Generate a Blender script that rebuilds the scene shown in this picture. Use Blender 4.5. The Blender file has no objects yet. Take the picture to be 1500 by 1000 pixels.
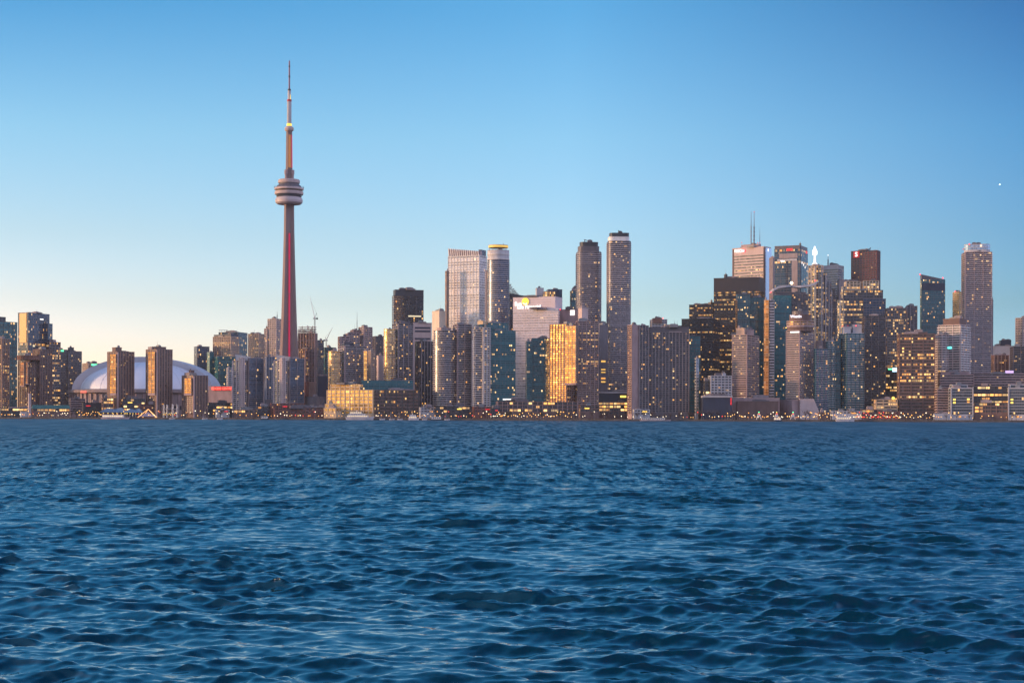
import bpy, bmesh, math, random
import numpy as np
from mathutils import Vector, Matrix

S = bpy.context.scene
COL = S.collection
R = math.radians
random.seed(7)

# ------------------------------------------------------------------ camera
F, HX, HY, CAM_H = 2400.0, 750.0, 611.0, 4.0      # focal length and principal point in photo pixels
ROLL = R(-0.17)
cam_d = bpy.data.cameras.new('camera')
cam = bpy.data.objects.new('camera', cam_d)
COL.objects.link(cam)
cam.location = (0, 0, CAM_H)
cam.rotation_euler = (math.pi / 2, ROLL, 0)
cam_d.sensor_width = 36
cam_d.lens = 36 * F / 1500
cam_d.shift_y = (HY - 500) / 1500
cam_d.clip_start = 0.5
cam_d.clip_end = 90000
S.camera = cam

# ------------------------------------------------------------------ sky
SUN_AZ, SUN_EL = -97.0, 5.0                        # degrees from +Y, negative = left (west)
world = bpy.data.worlds.new("World")
S.world = world
world.use_nodes = True


class NT:
    """small helper to write node trees"""
    def __init__(self, tree):
        self.t = tree

    def n(self, kind, **kw):
        nd = self.t.nodes.new(kind)
        for k, v in kw.items():
            setattr(nd, k, v)
        return nd

    def set(self, sock, v):
        if isinstance(v, bpy.types.NodeSocket):
            self.t.links.new(v, sock)
        elif v is not None:
            sock.default_value = v

    def m(self, op, a, b=None, c=None, clamp=False):
        nd = self.n('ShaderNodeMath', operation=op, use_clamp=clamp)
        for i, v in enumerate((a, b, c)):
            self.set(nd.inputs[i], v)
        return nd.outputs[0]

    def vm(self, op, a, b=None, sc=None):
        nd = self.n('ShaderNodeVectorMath', operation=op)
        self.set(nd.inputs[0], a)
        self.set(nd.inputs[1], b)
        if sc is not None:
            self.set(nd.inputs['Scale'], sc)
        return nd.outputs['Value'] if op in ('DOT_PRODUCT', 'LENGTH') else nd.outputs[0]

    def mix(self, f, a, b, blend='MIX'):
        nd = self.n('ShaderNodeMix', data_type='RGBA', blend_type=blend)
        self.set(nd.inputs[0], f)
        self.set(nd.inputs[6], a)
        self.set(nd.inputs[7], b)
        return nd.outputs[2]

    def rng(self, v, a, b, c, d, smooth=False):
        nd = self.n('ShaderNodeMapRange', interpolation_type='SMOOTHSTEP' if smooth else 'LINEAR')
        for i, x in enumerate((v, a, b, c, d)):
            self.set(nd.inputs[i], x)
        return nd.outputs[0]

    def ramp(self, f, stops):
        nd = self.n('ShaderNodeValToRGB')
        el = nd.color_ramp.elements
        while len(el) < len(stops):
            el.new(0.5)
        for e, (p, c) in zip(el, stops):
            e.position = p
            e.color = (*c, 1)
        self.set(nd.inputs[0], f)
        return nd.outputs[0]


w = NT(world.node_tree)
sky = w.n('ShaderNodeTexSky', sky_type='NISHITA')
sky.sun_disc = False
sky.sun_elevation = R(SUN_EL)
sky.sun_rotation = R(SUN_AZ)
sky.ozone_density = 4.0
bg = world.node_tree.nodes['Background']
tc = w.n('ShaderNodeTexCoord')
sep = w.n('ShaderNodeSeparateXYZ')
w.set(sep.inputs[0], w.vm('NORMALIZE', tc.outputs['Generated']))
el = w.m('MULTIPLY', w.m('ARCSINE', sep.outputs[2]), 180 / math.pi)
az = w.m('MULTIPLY', w.m('ARCTAN2', sep.outputs[0], sep.outputs[1]), 180 / math.pi)
elf = w.m('DIVIDE', el, 60.0, clamp=True)


def stops(rows):
    return [(e / 60.0, tuple(x / 24 for x in c)) for e, c in rows]


# colour of the evening air by height: pale and warm towards the west, deep blue in the east
TOPS = [(25, (.58, 1.5, 1.5)), (40, (.45, 1.25, 1.35)), (60, (.25, .45, .6))]  # sky above the view, raised to brighten water and facades
west = w.ramp(elf, stops([(0.3, (4.5, 3.5, 4.0)), (2.4, (3.5, 2.25, 2.5)), (3.9, (2.8, 1.78, 1.75)), (6.2, (2.2, 1.52, 1.36)),
                          (9.7, (1.6, 1.42, 1.25)), (14, (.54, .98, 1.05))] + TOPS))
mid = w.ramp(elf, stops([(0.3, (2.9, 2.9, 4.0)), (1.2, (2.6, 2.5, 3.2)), (3.9, (2.05, 1.62, 1.68)), (6.2, (2.0, 1.54, 1.48)),
                         (9.7, (1.6, 1.45, 1.32)), (14, (.84, 1.2, 1.2))] + TOPS))
east = w.ramp(elf, stops([(0.3, (1.4, 1.7, 3.2)), (1.2, (1.2, 1.45, 2.4)), (3.9, (.76, .88, 1.12)), (6.2, (.60, .76, .93)),
                          (9.7, (.41, .69, .84)), (14, (.16, .42, .60)), (25, (.38, 1.1, 1.2)), (40, (.42, 1.0, 1.15)), (60, (.35, .55, .7))]))
# added pink fill: unseen sky behind the camera, raised to brighten the facades
pink_fill = w.ramp(elf, stops([(0.3, (1.3, 1.0, 2.2)), (4, (1.3, .95, 1.4)), (9.7, (3.2, 1.6, 1.5)), (16, (9.8, 3.6, 2.6)), (25, (14.0, 4.6, 2.9)), (38, (9.0, 3.4, 2.2)), (60, (.8, .6, .7))]))
corr = w.mix(w.rng(az, -18, 2, 0, 1), west, mid)
corr = w.mix(w.rng(az, 2, 18, 0, 1), corr, east)
corr = w.mix(w.rng(w.m('ABSOLUTE', w.m('ADD', az, 0.0)), 24, 75, 0, 1, True), corr, pink_fill)
corr = w.mix(1.0, corr, (24, 24, 24, 1), 'MULTIPLY')
glow_side = w.m('MULTIPLY', w.rng(az, -60, -22, 1, 0, True), w.rng(az, -170, -130, 0, 1, True))
corr = w.mix(glow_side, corr, (1, 1, 1, 1))
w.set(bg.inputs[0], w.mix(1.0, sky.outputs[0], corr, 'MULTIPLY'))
bg.inputs[1].default_value = 0.10

# ------------------------------------------------------------------ sun (just above the western horizon)
sun_d = bpy.data.lights.new('sun', 'SUN')
sun_d.energy = 1.0
sun_d.angle = R(4)
sun_d.color = (1.0, .60, .34)
sun = bpy.data.objects.new('sun', sun_d)
COL.objects.link(sun)
sd = Vector((math.sin(R(SUN_AZ)) * math.cos(R(SUN_EL)), math.cos(R(SUN_AZ)) * math.cos(R(SUN_EL)), math.sin(R(SUN_EL))))
sun.rotation_euler = (-sd).to_track_quat('-Z', 'Y').to_euler()

S.view_settings.view_transform = 'Standard'
S.view_settings.look = 'None'
S.view_settings.exposure = 2.0
S.view_settings.gamma = 1.0
S.render.engine = 'CYCLES'
S.cycles.max_bounces = 6
S.cycles.diffuse_bounces = 2
S.cycles.glossy_bounces = 4
S.cycles.caustics_reflective = False
S.cycles.caustics_refractive = False
S.cycles.sample_clamp_indirect = 0.8


# ------------------------------------------------------------------ where a photo pixel lies at depth Y
def ray(px, py):
    u, v = (px - HX) / F, (HY - py) / F
    c, s = math.cos(ROLL), math.sin(ROLL)
    return u * c + v * s, -u * s + v * c


def at(px, py, Y):
    x, z = ray(px, py)
    return Vector((x * Y, Y, CAM_H + z * Y))


def shore(px):                                      # depth of the quay line at a photo column
    return 2100.0 / (1 + 0.2 * (px - HX) / F)


GROUND = 2.2


# ------------------------------------------------------------------ object helpers
def tag(o, label=None, cat=None, group=None, kind=None):
    if label: o['label'] = label
    if cat: o['category'] = cat
    if group: o['group'] = group
    if kind: o['kind'] = kind
    return o


def thing(name, label, cat, loc, group=None, rz=0):
    o = bpy.data.objects.new(name, None)
    o.empty_display_size = 2
    COL.objects.link(o)
    o.location = loc
    o.rotation_euler = (0, 0, rz)
    return tag(o, label, cat, group)


def link(name, me, parent=None, loc=(0, 0, 0), rz=0):
    o = bpy.data.objects.new(name, me)
    COL.objects.link(o)
    o.location = loc
    if rz: o.rotation_euler = (0, 0, rz)
    if parent: o.parent = parent
    return o


def mesh(name, v, f, mat, uv=None, smooth=False):
    me = bpy.data.meshes.new(name)
    me.from_pydata([tuple(p) for p in v], [], f)
    if uv:
        lay = me.uv_layers.new(name='UVMap')
        flat = [c for p in uv for c in p]
        lay.data.foreach_set('uv', flat)
    if mat: me.materials.append(mat)
    if smooth: me.polygons.foreach_set('use_smooth', [True] * len(me.polygons))
    me.update()
    return me


class MB:
    """collects simple solids into one mesh"""
    def __init__(self):
        self.v, self.f = [], []

    def add(self, v, f):
        n = len(self.v)
        self.v += [tuple(p) for p in v]
        self.f += [tuple(i + n for i in q) for q in f]

    def box(self, x0, x1, y0, y1, z0, z1):
        self.add([(x0, y0, z0), (x1, y0, z0), (x1, y1, z0), (x0, y1, z0), (x0, y0, z1), (x1, y0, z1), (x1, y1, z1), (x0, y1, z1)],
                 [(0, 3, 2, 1), (4, 5, 6, 7), (0, 1, 5, 4), (1, 2, 6, 5), (2, 3, 7, 6), (3, 0, 4, 7)])

    def tube(self, a, b, r0, r1=None, n=6):
        a, b = Vector(a), Vector(b)
        r1 = r0 if r1 is None else r1
        d = (b - a).normalized()
        s = d.cross(Vector((0, 0, 1)))
        if s.length < .01: s = Vector((1, 0, 0))
        s.normalize()
        t = s.cross(d)
        v = []
        for p, r in ((a, r0), (b, r1)):
            for i in range(n):
                q = 2 * math.pi * i / n
                v.append(p + s * math.cos(q) * r + t * math.sin(q) * r)
        f = [(i, (i + 1) % n, n + (i + 1) % n, n + i) for i in range(n)] + [tuple(range(n))[::-1], tuple(range(n, 2 * n))]
        self.add(v, f)

    def lathe(self, prof, n=24, c=(0, 0)):
        v, f = [], []
        for r, z in prof:
            for i in range(n):
                q = 2 * math.pi * i / n
                v.append((c[0] + r * math.cos(q), c[1] + r * math.sin(q), z))
        for j in range(len(prof) - 1):
            for i in range(n):
                k = (i + 1) % n
                f.append((j * n + i, j * n + k, (j + 1) * n + k, (j + 1) * n + i))
        f.append(tuple(range(n))[::-1])
        f.append(tuple(range((len(prof) - 1) * n, len(prof) * n)))
        self.add(v, f)

    def ball(self, c, r, n=8, m=5, sz=1.0):
        self.lathe([(max(.01, r * math.sin(math.pi * j / m)), c[2] - r * sz * math.cos(math.pi * j / m)) for j in range(m + 1)], n, (c[0], c[1]))

    def build(self, name, mat, parent=None, loc=(0, 0, 0), smooth=False, rz=0):
        return link(name, mesh(name, self.v, self.f, mat, smooth=smooth), parent, loc, rz)


# ------------------------------------------------------------------ materials
MATS = {}


def pmat(key, col, rough=.8, var=.18, metal=0.0, emit=None, es=0.0, spec=.5, scale=.06):
    """plain surface with weathering"""
    if key in MATS: return MATS[key]
    m = bpy.data.materials.new(key)
    m.use_nodes = True
    t = NT(m.node_tree)
    b = m.node_tree.nodes['Principled BSDF']
    b.inputs['Roughness'].default_value = rough
    b.inputs['Metallic'].default_value = metal
    b.inputs['Specular IOR Level'].default_value = spec
    if var:
        tcn = t.n('ShaderNodeTexCoord')
        mp = t.n('ShaderNodeMapping')
        mp.inputs['Scale'].default_value = (scale * 3, scale * 3, scale)
        t.set(mp.inputs[0], tcn.outputs['Object'])
        nz = t.n('ShaderNodeTexNoise')
        nz.inputs['Scale'].default_value = 1.0
        nz.inputs['Detail'].default_value = 5.0
        t.set(nz.inputs['Vector'], mp.outputs[0])
        k = t.rng(nz.outputs['Fac'], .3, .7, 1 - var, 1 + var)
        k = t.m('MULTIPLY', k, t.rng(t.n('ShaderNodeObjectInfo').outputs['Random'], 0, 1, .88, 1.12))
        t.set(b.inputs['Base Color'], t.vm('SCALE', tuple(col), sc=k))
    else:
        b.inputs['Base Color'].default_value = (*col, 1)
    if emit:
        b.inputs['Emission Color'].default_value = (*emit, 1)
        b.inputs['Emission Strength'].default_value = es
        m.cycles.emission_sampling = 'NONE'
    MATS[key] = m
    return m


def gmat(key, col, cw=3.0, frac=.06, pf=.0, E=.42, warm=.5, rough=.12, metal=.0, ior=1.62, mull=.14, mcol=None, blind=.25, wob=.016):
    """window glass: panes cw metres wide; a share frac of them is lit, plus nearly whole floors with chance pf"""
    if key in MATS: return MATS[key]
    m = bpy.data.materials.new(key)
    m.use_nodes = True
    t = NT(m.node_tree)
    b = m.node_tree.nodes['Principled BSDF']
    uv = t.n('ShaderNodeUVMap')
    sp = t.n('ShaderNodeSeparateXYZ')
    t.set(sp.inputs[0], uv.outputs[0])
    oi = t.n('ShaderNodeObjectInfo')
    rnd = oi.outputs['Random']
    x = t.m('DIVIDE', sp.outputs[0], cw)
    cell = t.m('FLOOR', x)
    fr = t.m('FRACT', x)
    cv = t.n('ShaderNodeCombineXYZ')
    t.set(cv.inputs[0], t.m('ADD', cell, .5))
    t.set(cv.inputs[1], t.m('MULTIPLY', rnd, 977.0))
    wn = t.n('ShaderNodeTexWhiteNoise', noise_dimensions='2D')
    t.set(wn.inputs['Vector'], cv.outputs[0])
    sc = t.n('ShaderNodeSeparateColor')
    t.set(sc.inputs[0], wn.outputs['Color'])
    r1, r2, r3 = sc.outputs[0], sc.outputs[1], sc.outputs[2]
    # neighbouring rooms tend to be lit together
    w2 = t.n('ShaderNodeTexWhiteNoise', noise_dimensions='2D')
    cv2 = t.n('ShaderNodeCombineXYZ')
    t.set(cv2.inputs[0], t.m('FLOOR', t.m('DIVIDE', cell, 3.0)))
    t.set(cv2.inputs[1], t.m('MULTIPLY', rnd, 577.0))
    t.set(w2.inputs['Vector'], cv2.outputs[0])
    fl = t.n('ShaderNodeTexWhiteNoise', noise_dimensions='1D')
    t.set(fl.inputs['W'], t.m('MULTIPLY', rnd, 331.0))
    thr = t.m('ADD', t.m('MULTIPLY', t.m('LESS_THAN', w2.outputs['Value'], .22), frac * 1.7), frac * .22)
    if pf:
        thr = t.m('ADD', thr, t.m('MULTIPLY', t.m('LESS_THAN', fl.outputs['Value'], pf * .8), .6))
    lit = t.m('LESS_THAN', r1, thr)
    pane = t.m('GREATER_THAN', fr, mull)
    lit = t.m('MULTIPLY', lit, pane)
    ecol = t.mix(r2, (1.0, .36 + .08 * (1 - warm), .07, 1), (1.0, .66, .24 + .1 * (1 - warm), 1))
    t.set(b.inputs['Emission Color'], ecol)
    t.set(b.inputs['Emission Strength'], t.m('MULTIPLY', lit, t.m('MULTIPLY', t.m('ADD', t.m('MULTIPLY', r3, r3), .22), E * .78)))
    shade = t.m('MULTIPLY', t.m('LESS_THAN', r3, blind), t.m('MULTIPLY', r2, .5))
    bl = (.18, .17, .165, 1)
    base = t.mix(shade, t.mix(1.0, (*col, 1), t.mix(fl.outputs['Value'], (.6, .6, .6, 1), (1.4, 1.4, 1.4, 1)), 'MULTIPLY'), bl)
    mc = mcol or tuple(min(1, c * 1.5 + .03) for c in col)
    base = t.mix(pane, (*mc, 1), base)
    t.set(b.inputs['Base Color'], base)
    b.inputs['Metallic'].default_value = metal
    t.set(b.inputs['Roughness'], t.m('ADD', t.m('MULTIPLY', r2, .08), rough))
    b.inputs['IOR'].default_value = ior
    ge = t.n('ShaderNodeNewGeometry')
    jit = t.vm('SCALE', t.vm('SUBTRACT', wn.outputs['Color'], (.5, .5, .5)), sc=wob * 2)
    t.set(b.inputs['Normal'], t.vm('NORMALIZE', t.vm('ADD', ge.outputs['Normal'], jit)))
    m.cycles.emission_sampling = 'NONE'
    MATS[key] = m
    return m


def glow(key, col, es):
    return pmat(key, tuple(.03 + .3 * c for c in col), .5, 0, emit=col, es=es)

# ------------------------------------------------------------------ water: one sheet of real waves out to the quay
def wave_tile(N, L, peak, wind, rms, seed, low):
    rs = np.random.RandomState(seed)
    k1 = 2 * np.pi * np.fft.fftfreq(N, L / N)
    kx, ky = np.meshgrid(k1, k1, indexing='xy')
    k = np.hypot(kx, ky)
    k[0, 0] = 1
    kp = 2 * np.pi / peak
    cosd = (kx * math.cos(wind) + ky * math.sin(wind)) / k
    spec = k ** -4.0 * np.exp(-1.0 * (kp / k) ** 2) * (0.02 + np.maximum(cosd, 0) ** 7) * np.exp(-(k * low) ** 2)
    spec[0, 0] = 0
    h = np.sqrt(spec) * np.exp(2j * np.pi * rs.rand(N, N))
    z = np.fft.ifft2(h).real
    h *= rms / z.std()
    levels = []
    for cut in CUTS:
        g = h * np.exp(-(k * cut / (2 * np.pi) * .8) ** 2 * 2)
        Z = np.fft.ifft2(g).real
        DX = np.fft.ifft2(1j * kx / k * g).real
        DY = np.fft.ifft2(1j * ky / k * g).real
        sx = np.fft.ifft2(1j * kx * g).real
        sy = np.fft.ifft2(1j * ky * g).real
        levels.append((np.stack([Z, DX, DY], -1).astype(np.float32), (sx ** 2 + sy ** 2).mean() / 2))
    return L, levels


CUTS = [.05, .12, .25, .5, 1.0, 2.0, 4.0, 9.0]
TILES = [(wave_tile(1024, 61.0, 1.9, R(-104), .046, 3, .012), R(0)),
         (wave_tile(512, 17.0, .75, R(-80), .0135, 5, .010), R(17)),
         (wave_tile(256, 97.0, 4.6, R(-100), .044, 8, .25), R(-9))]


def sample(tile, rot, x, y, lv):
    L, levels = tile
    c, s = math.cos(rot), math.sin(rot)
    u, v = (x * c + y * s) / L, (-x * s + y * c) / L
    lo = min(int(lv), len(levels) - 2)
    t = min(max(lv - lo, 0), 1)
    out = 0
    for a, wgt in ((levels[lo][0], 1 - t), (levels[lo + 1][0], t)):
        if wgt < 1e-4: continue
        N = a.shape[0]
        fu, fv = u * N, v * N
        iu, iv = np.floor(fu).astype(int), np.floor(fv).astype(int)
        du, dv = (fu - iu)[:, None], (fv - iv)[:, None]
        iu, iv = iu % N, iv % N
        ju, jv = (iu + 1) % N, (iv + 1) % N
        out = out + wgt * ((a[iv, iu] * (1 - du) + a[iv, ju] * du) * (1 - dv) + (a[jv, iu] * (1 - du) + a[jv, ju] * du) * dv)
    ox = out[:, 1] * c - out[:, 2] * s
    oy = out[:, 1] * s + out[:, 2] * c
    var = levels[lo][1] * (1 - t) + levels[lo + 1][1] * t
    return out[:, 0], ox, oy, levels[0][1] - var


def build_water():
    ys, y = [], 9.0
    while y < 2450:
        ys.append(y)
        y += max(.05, .0028 * y * max(1.0, y / 150))
    cols = 1000
    tx = np.tan(np.linspace(R(-29), R(29), cols))
    V = np.zeros((len(ys), cols, 3), np.float32)
    lost = np.zeros((len(ys), cols), np.float32)
    for i, y in enumerate(ys):
        sp = (ys[i + 1] - y) if i + 1 < len(ys) else 100
        lv = float(np.interp(math.log(sp * 1.1), [math.log(c) for c in CUTS], range(len(CUTS))))
        x = tx * y
        yy = np.full_like(x, y)
        z, dx, dy, ls = 0, 0, 0, 0
        # gusts: the chop is rougher in some patches than in others
        g = .97 + .36 * np.sin(x * .31 + y * .123 + 2 * np.sin(y * .05)) * np.sin(y * .211 - x * .15 + 1.3) + .16 * np.sin(x * .83 - y * .31) * np.sin(y * .57 + x * .2)
        for tile, rot in TILES:
            a, b, c, v = sample(tile, rot, x, yy, lv)
            z, dx, dy, ls = z + a * g, dx + b * g, dy + c * g, ls + max(v, 0)
        V[i, :, 0] = x + 0.95 * dx
        V[i, :, 1] = yy + 0.95 * dy
        V[i, :, 2] = z
        lost[i] = math.sqrt(ls)
    n, m = len(ys), cols
    idx = np.arange(n * m).reshape(n, m)
    q = np.stack([idx[:-1, :-1], idx[:-1, 1:], idx[1:, 1:], idx[1:, :-1]], -1).reshape(-1, 4)
    me = bpy.data.meshes.new('water')
    me.vertices.add(n * m)
    me.vertices.foreach_set('co', V.reshape(-1))
    me.loops.add(q.size)
    me.loops.foreach_set('vertex_index', q.reshape(-1).astype(np.int32))
    me.polygons.add(len(q))
    me.polygons.foreach_set('loop_start', np.arange(0, q.size, 4, dtype=np.int32))
    me.polygons.foreach_set('loop_total', np.full(len(q), 4, np.int32))
    me.polygons.foreach_set('use_smooth', np.ones(len(q), bool))
    at_ = me.attributes.new('lost', 'FLOAT', 'POINT')
    at_.data.foreach_set('value', lost.reshape(-1))
    me.update(calc_edges=True)
    mt = bpy.data.materials.new('lake_water')
    mt.use_nodes = True
    t = NT(mt.node_tree)
    b = mt.node_tree.nodes['Principled BSDF']
    ge = t.n('ShaderNodeNewGeometry')
    la = t.n('ShaderNodeAttribute', attribute_name='lost')
    lostv = la.outputs['Fac']

    def noise(sx, sy, rot, detail):
        mp = t.n('ShaderNodeMapping')
        mp.inputs['Scale'].default_value = (sx, sy, 1)
        mp.inputs['Rotation'].default_value = (0, 0, rot)
        t.set(mp.inputs[0], ge.outputs['Position'])
        nz = t.n('ShaderNodeTexNoise')
        nz.inputs['Scale'].default_value = 1
        nz.inputs['Detail'].default_value = detail
        nz.inputs['Roughness'].default_value = .6
        t.set(nz.inputs['Vector'], mp.outputs[0])
        return t.vm('SUBTRACT', nz.outputs['Color'], (.5, .5, .5))
    fine = noise(2.4, 3.0, .2, 6.0)                    # ripples a hand wide
    # the far chop, whose waves the mesh no longer carries
    sp = t.n('ShaderNodeSeparateXYZ')
    t.set(sp.inputs[0], ge.outputs['Position'])
    dist = sp.outputs[1]
    tilt = t.vm('SCALE', fine, sc=.32)
    for sx, sy, d0, d1, d2, d3 in ((1.5, .16, 50, 120, 220, 400), (.9, .06, 150, 300, 500, 900), (.42, .02, 400, 700, 1000, 1600), (.22, .008, 900, 1300, 4000, 5000)):
        k = t.m('MULTIPLY', t.rng(dist, d0, d1, 0, 1), t.rng(dist, d2, d3, 1, 0))
        tilt = t.vm('ADD', tilt, t.vm('SCALE', noise(sx, sy, .03, 2.0), sc=t.m('MULTIPLY', t.m('MULTIPLY', lostv, WATER_FAR), k)))
    # at a grazing view the faces of unresolved waves that can be seen are those turned to this shore
    lean = t.m('MULTIPLY', t.m('MULTIPLY', lostv, -.66), t.rng(dist, 15, 300, .4, 1, True))
    lv_ = t.n('ShaderNodeCombineXYZ')
    t.set(lv_.inputs[1], lean)
    tilt = t.vm('ADD', tilt, lv_.outputs[0])
    tilt = t.vm('MULTIPLY', tilt, (1, 1, 0))
    nrm = t.vm('NORMALIZE', t.vm('ADD', ge.outputs['Normal'], tilt))
    t.set(b.inputs['Normal'], nrm)
    b.inputs['Base Color'].default_value = WATER_COL
    b.inputs['IOR'].default_value = 1.95
    t.set(b.inputs['Roughness'], t.m('ADD', t.m('MULTIPLY', t.m('POWER', t.m('MAXIMUM', t.m('SUBTRACT', lostv, .06), 0.0), 2.0), WATER_ROUGH), .05, clamp=True))
    me.materials.append(mt)
    o = link('water', me)
    o['kind'] = 'structure'


WATER_COL = (.0003, .026, .039, 1)
WATER_FAR = 8.0
WATER_ROUGH = 8
build_water()

# ------------------------------------------------------------------ ground and quay
SX = [-2600, 2600]


def shore_y(x):                                       # the quay line in the world
    return 2100.0 - .2 * x


gm = pmat('city_ground', (.07, .068, .065), .9, .3, scale=.01)
me = mesh('ground', [(x, shore_y(x) + 3, GROUND - .05) for x in SX] + [(2600, 5150, GROUND - .05), (-2600, 5150, GROUND - .05)], [(0, 1, 2, 3)], gm)
tag(link('ground', me), kind='structure')
q = MB()
n = 40
for i in range(n):
    xa, xb = -2600 + 5200 * i / n, -2600 + 5200 * (i + 1) / n
    ya, yb = shore_y(xa), shore_y(xb)
    q.add([(xa, ya, -1.5), (xb, yb, -1.5), (xb, yb, GROUND - .3), (xa, ya, GROUND - .3)], [(0, 1, 2, 3)])
    q.add([(xa, ya - .25, GROUND - .3), (xb, yb - .25, GROUND - .3), (xb, yb - .25, GROUND + .1), (xa, ya - .25, GROUND + .1),
           (xb, yb + 5, GROUND + .1), (xa, ya + 5, GROUND + .1), (xb, yb, GROUND - .3), (xa, ya, GROUND - .3)],
          [(0, 1, 2, 3), (3, 2, 4, 5), (1, 0, 7, 6)])
tag(q.build('quay', pmat('quay_concrete', (.10, .085, .08), .85, .35)), kind='structure')

# ------------------------------------------------------------------ building kit
def view_frame(px, Y):
    phi = math.atan((px - HX) / F)
    return phi, Y / math.cos(phi), Vector((math.cos(phi), -math.sin(phi))), Vector((math.sin(phi), math.cos(phi)))


def plan_rect(xl, xc, xr, Y, a=None, ratio=1.0, depth=None):
    """footprint seen with its left face from xl to xc and its right face from xc to xr; a = turn of the left face"""
    phi, D, e1, e2 = view_frame(xc, Y)
    tl = math.tan(phi - math.atan((xl - HX) / F))
    tr = math.tan(math.atan((xr - HX) / F) - phi)
    if a is None:
        if xc - xl < .3: a = 88
        elif xr - xc < .3: a = 2
        else: a = math.degrees(math.atan2(ratio * tr, tl))
        a = min(max(a, 4), 86)
    a = R(a)
    d1 = math.cos(a) - math.sin(a) * tl
    d2 = math.sin(a) - math.cos(a) * tr
    L1 = D * tl / max(d1, .06)
    L2 = D * tr / max(d2, .06)
    if depth:
        if tl < tr: L1 = depth
        else: L2 = depth
    L1, L2 = max(L1, 1.0), max(L2, 1.0)
    c = Vector(((xc - HX) / F * Y, Y))
    l = c + (e1 * -math.cos(a) + e2 * math.sin(a)) * L1
    r = c + (e1 * math.sin(a) + e2 * math.cos(a)) * L2
    return [c, r, r + l - c, l]


def plan_round(xl, xr, Y, n=24, k=1.0, p=2.0, rot=0.0):
    xm = (xl + xr) / 2
    phi, D, e1, e2 = view_frame(xm, Y)
    r = (xr - xl) / 2 / F * Y
    c = Vector(((xm - HX) / F * Y, Y)) + e2 * r * k
    out = []
    for i in range(n):
        q = 2 * math.pi * i / n - math.pi / 2 + .001
        ca, sa = math.cos(q), math.sin(q)
        u = math.copysign(abs(ca) ** (2 / p), ca) * r
        v = math.copysign(abs(sa) ** (2 / p), sa) * r * k
        u, v = u * math.cos(rot) - v * math.sin(rot), u * math.sin(rot) + v * math.cos(rot)
        out.append(c + e1 * u + e2 * v)
    return out


def offset(plan, d):
    n = len(plan)
    out = []
    for i in range(n):
        p0, p1, p2 = plan[i - 1], plan[i], plan[(i + 1) % n]
        a, b = (p1 - p0).normalized(), (p2 - p1).normalized()
        na, nb = Vector((a.y, -a.x)), Vector((b.y, -b.x))
        s = na + nb
        out.append(p1 + s * (d / max(.25, 1 + na.dot(nb))))
    return out


def prism(plan, z0, z1, name, mat, parent, top=None, smooth=False):
    """walls and roof over a plan; top = optional list of heights, one for each corner"""
    n = len(plan)
    zt = top or [z1] * n
    v = [(p.x, p.y, z0) for p in plan] + [(p.x, p.y, z) for p, z in zip(plan, zt)]
    f = [(i, (i + 1) % n, n + (i + 1) % n, n + i) for i in range(n)]
    if top:
        f += [(n, n + i, n + i + 1) for i in range(1, n - 1)]
    else:
        f.append(tuple(range(n, 2 * n)))
    return link(name, mesh(name, v, f, mat, smooth=False), parent)


def pane_ring(plan, h, edges, off=.07, name='window_band', mat=None):
    n = len(plan)
    v, f, uv = [], [], []
    u = 0.0
    for i in range(n):
        a, b = plan[i], plan[(i + 1) % n]
        L = (b - a).length
        if edges is None or i in edges:
            d = (b - a).normalized()
            o = Vector((d.y, -d.x)) * off
            g = min(.35, L * .04) if n <= 8 else 0
            a2, b2 = a + d * g + o, b - d * g + o
            k = len(v)
            v += [(a2.x, a2.y, 0), (b2.x, b2.y, 0), (b2.x, b2.y, h), (a2.x, a2.y, h)]
            f.append((k, k + 1, k + 2, k + 3))
            uv += [(u, 0), (u + L, 0), (u + L, h), (u, h)]
        u += L
    return mesh(name, v, f, mat, uv)


def slab_ring(plan, d, h, edges, name, mat, inset=0.0):
    inner = offset(plan, inset + .02)
    outer = offset(plan, d)
    n = len(plan)
    v, f = [], []
    for i in range(n):
        if edges is not None and i not in edges: continue
        j = (i + 1) % n
        k = len(v)
        for z in (0, h):
            v += [(inner[i].x, inner[i].y, z), (outer[i].x, outer[i].y, z), (outer[j].x, outer[j].y, z), (inner[j].x, inner[j].y, z)]
        f += [(k, k + 3, k + 2, k + 1), (k + 4, k + 5, k + 6, k + 7), (k + 1, k + 2, k + 6, k + 5)]
        if edges is not None and (i - 1) % n not in edges: f.append((k, k + 1, k + 5, k + 4))
        if edges is not None and j not in edges: f.append((k + 2, k + 3, k + 7, k + 6))
    return mesh(name, v, f, mat)


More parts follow.
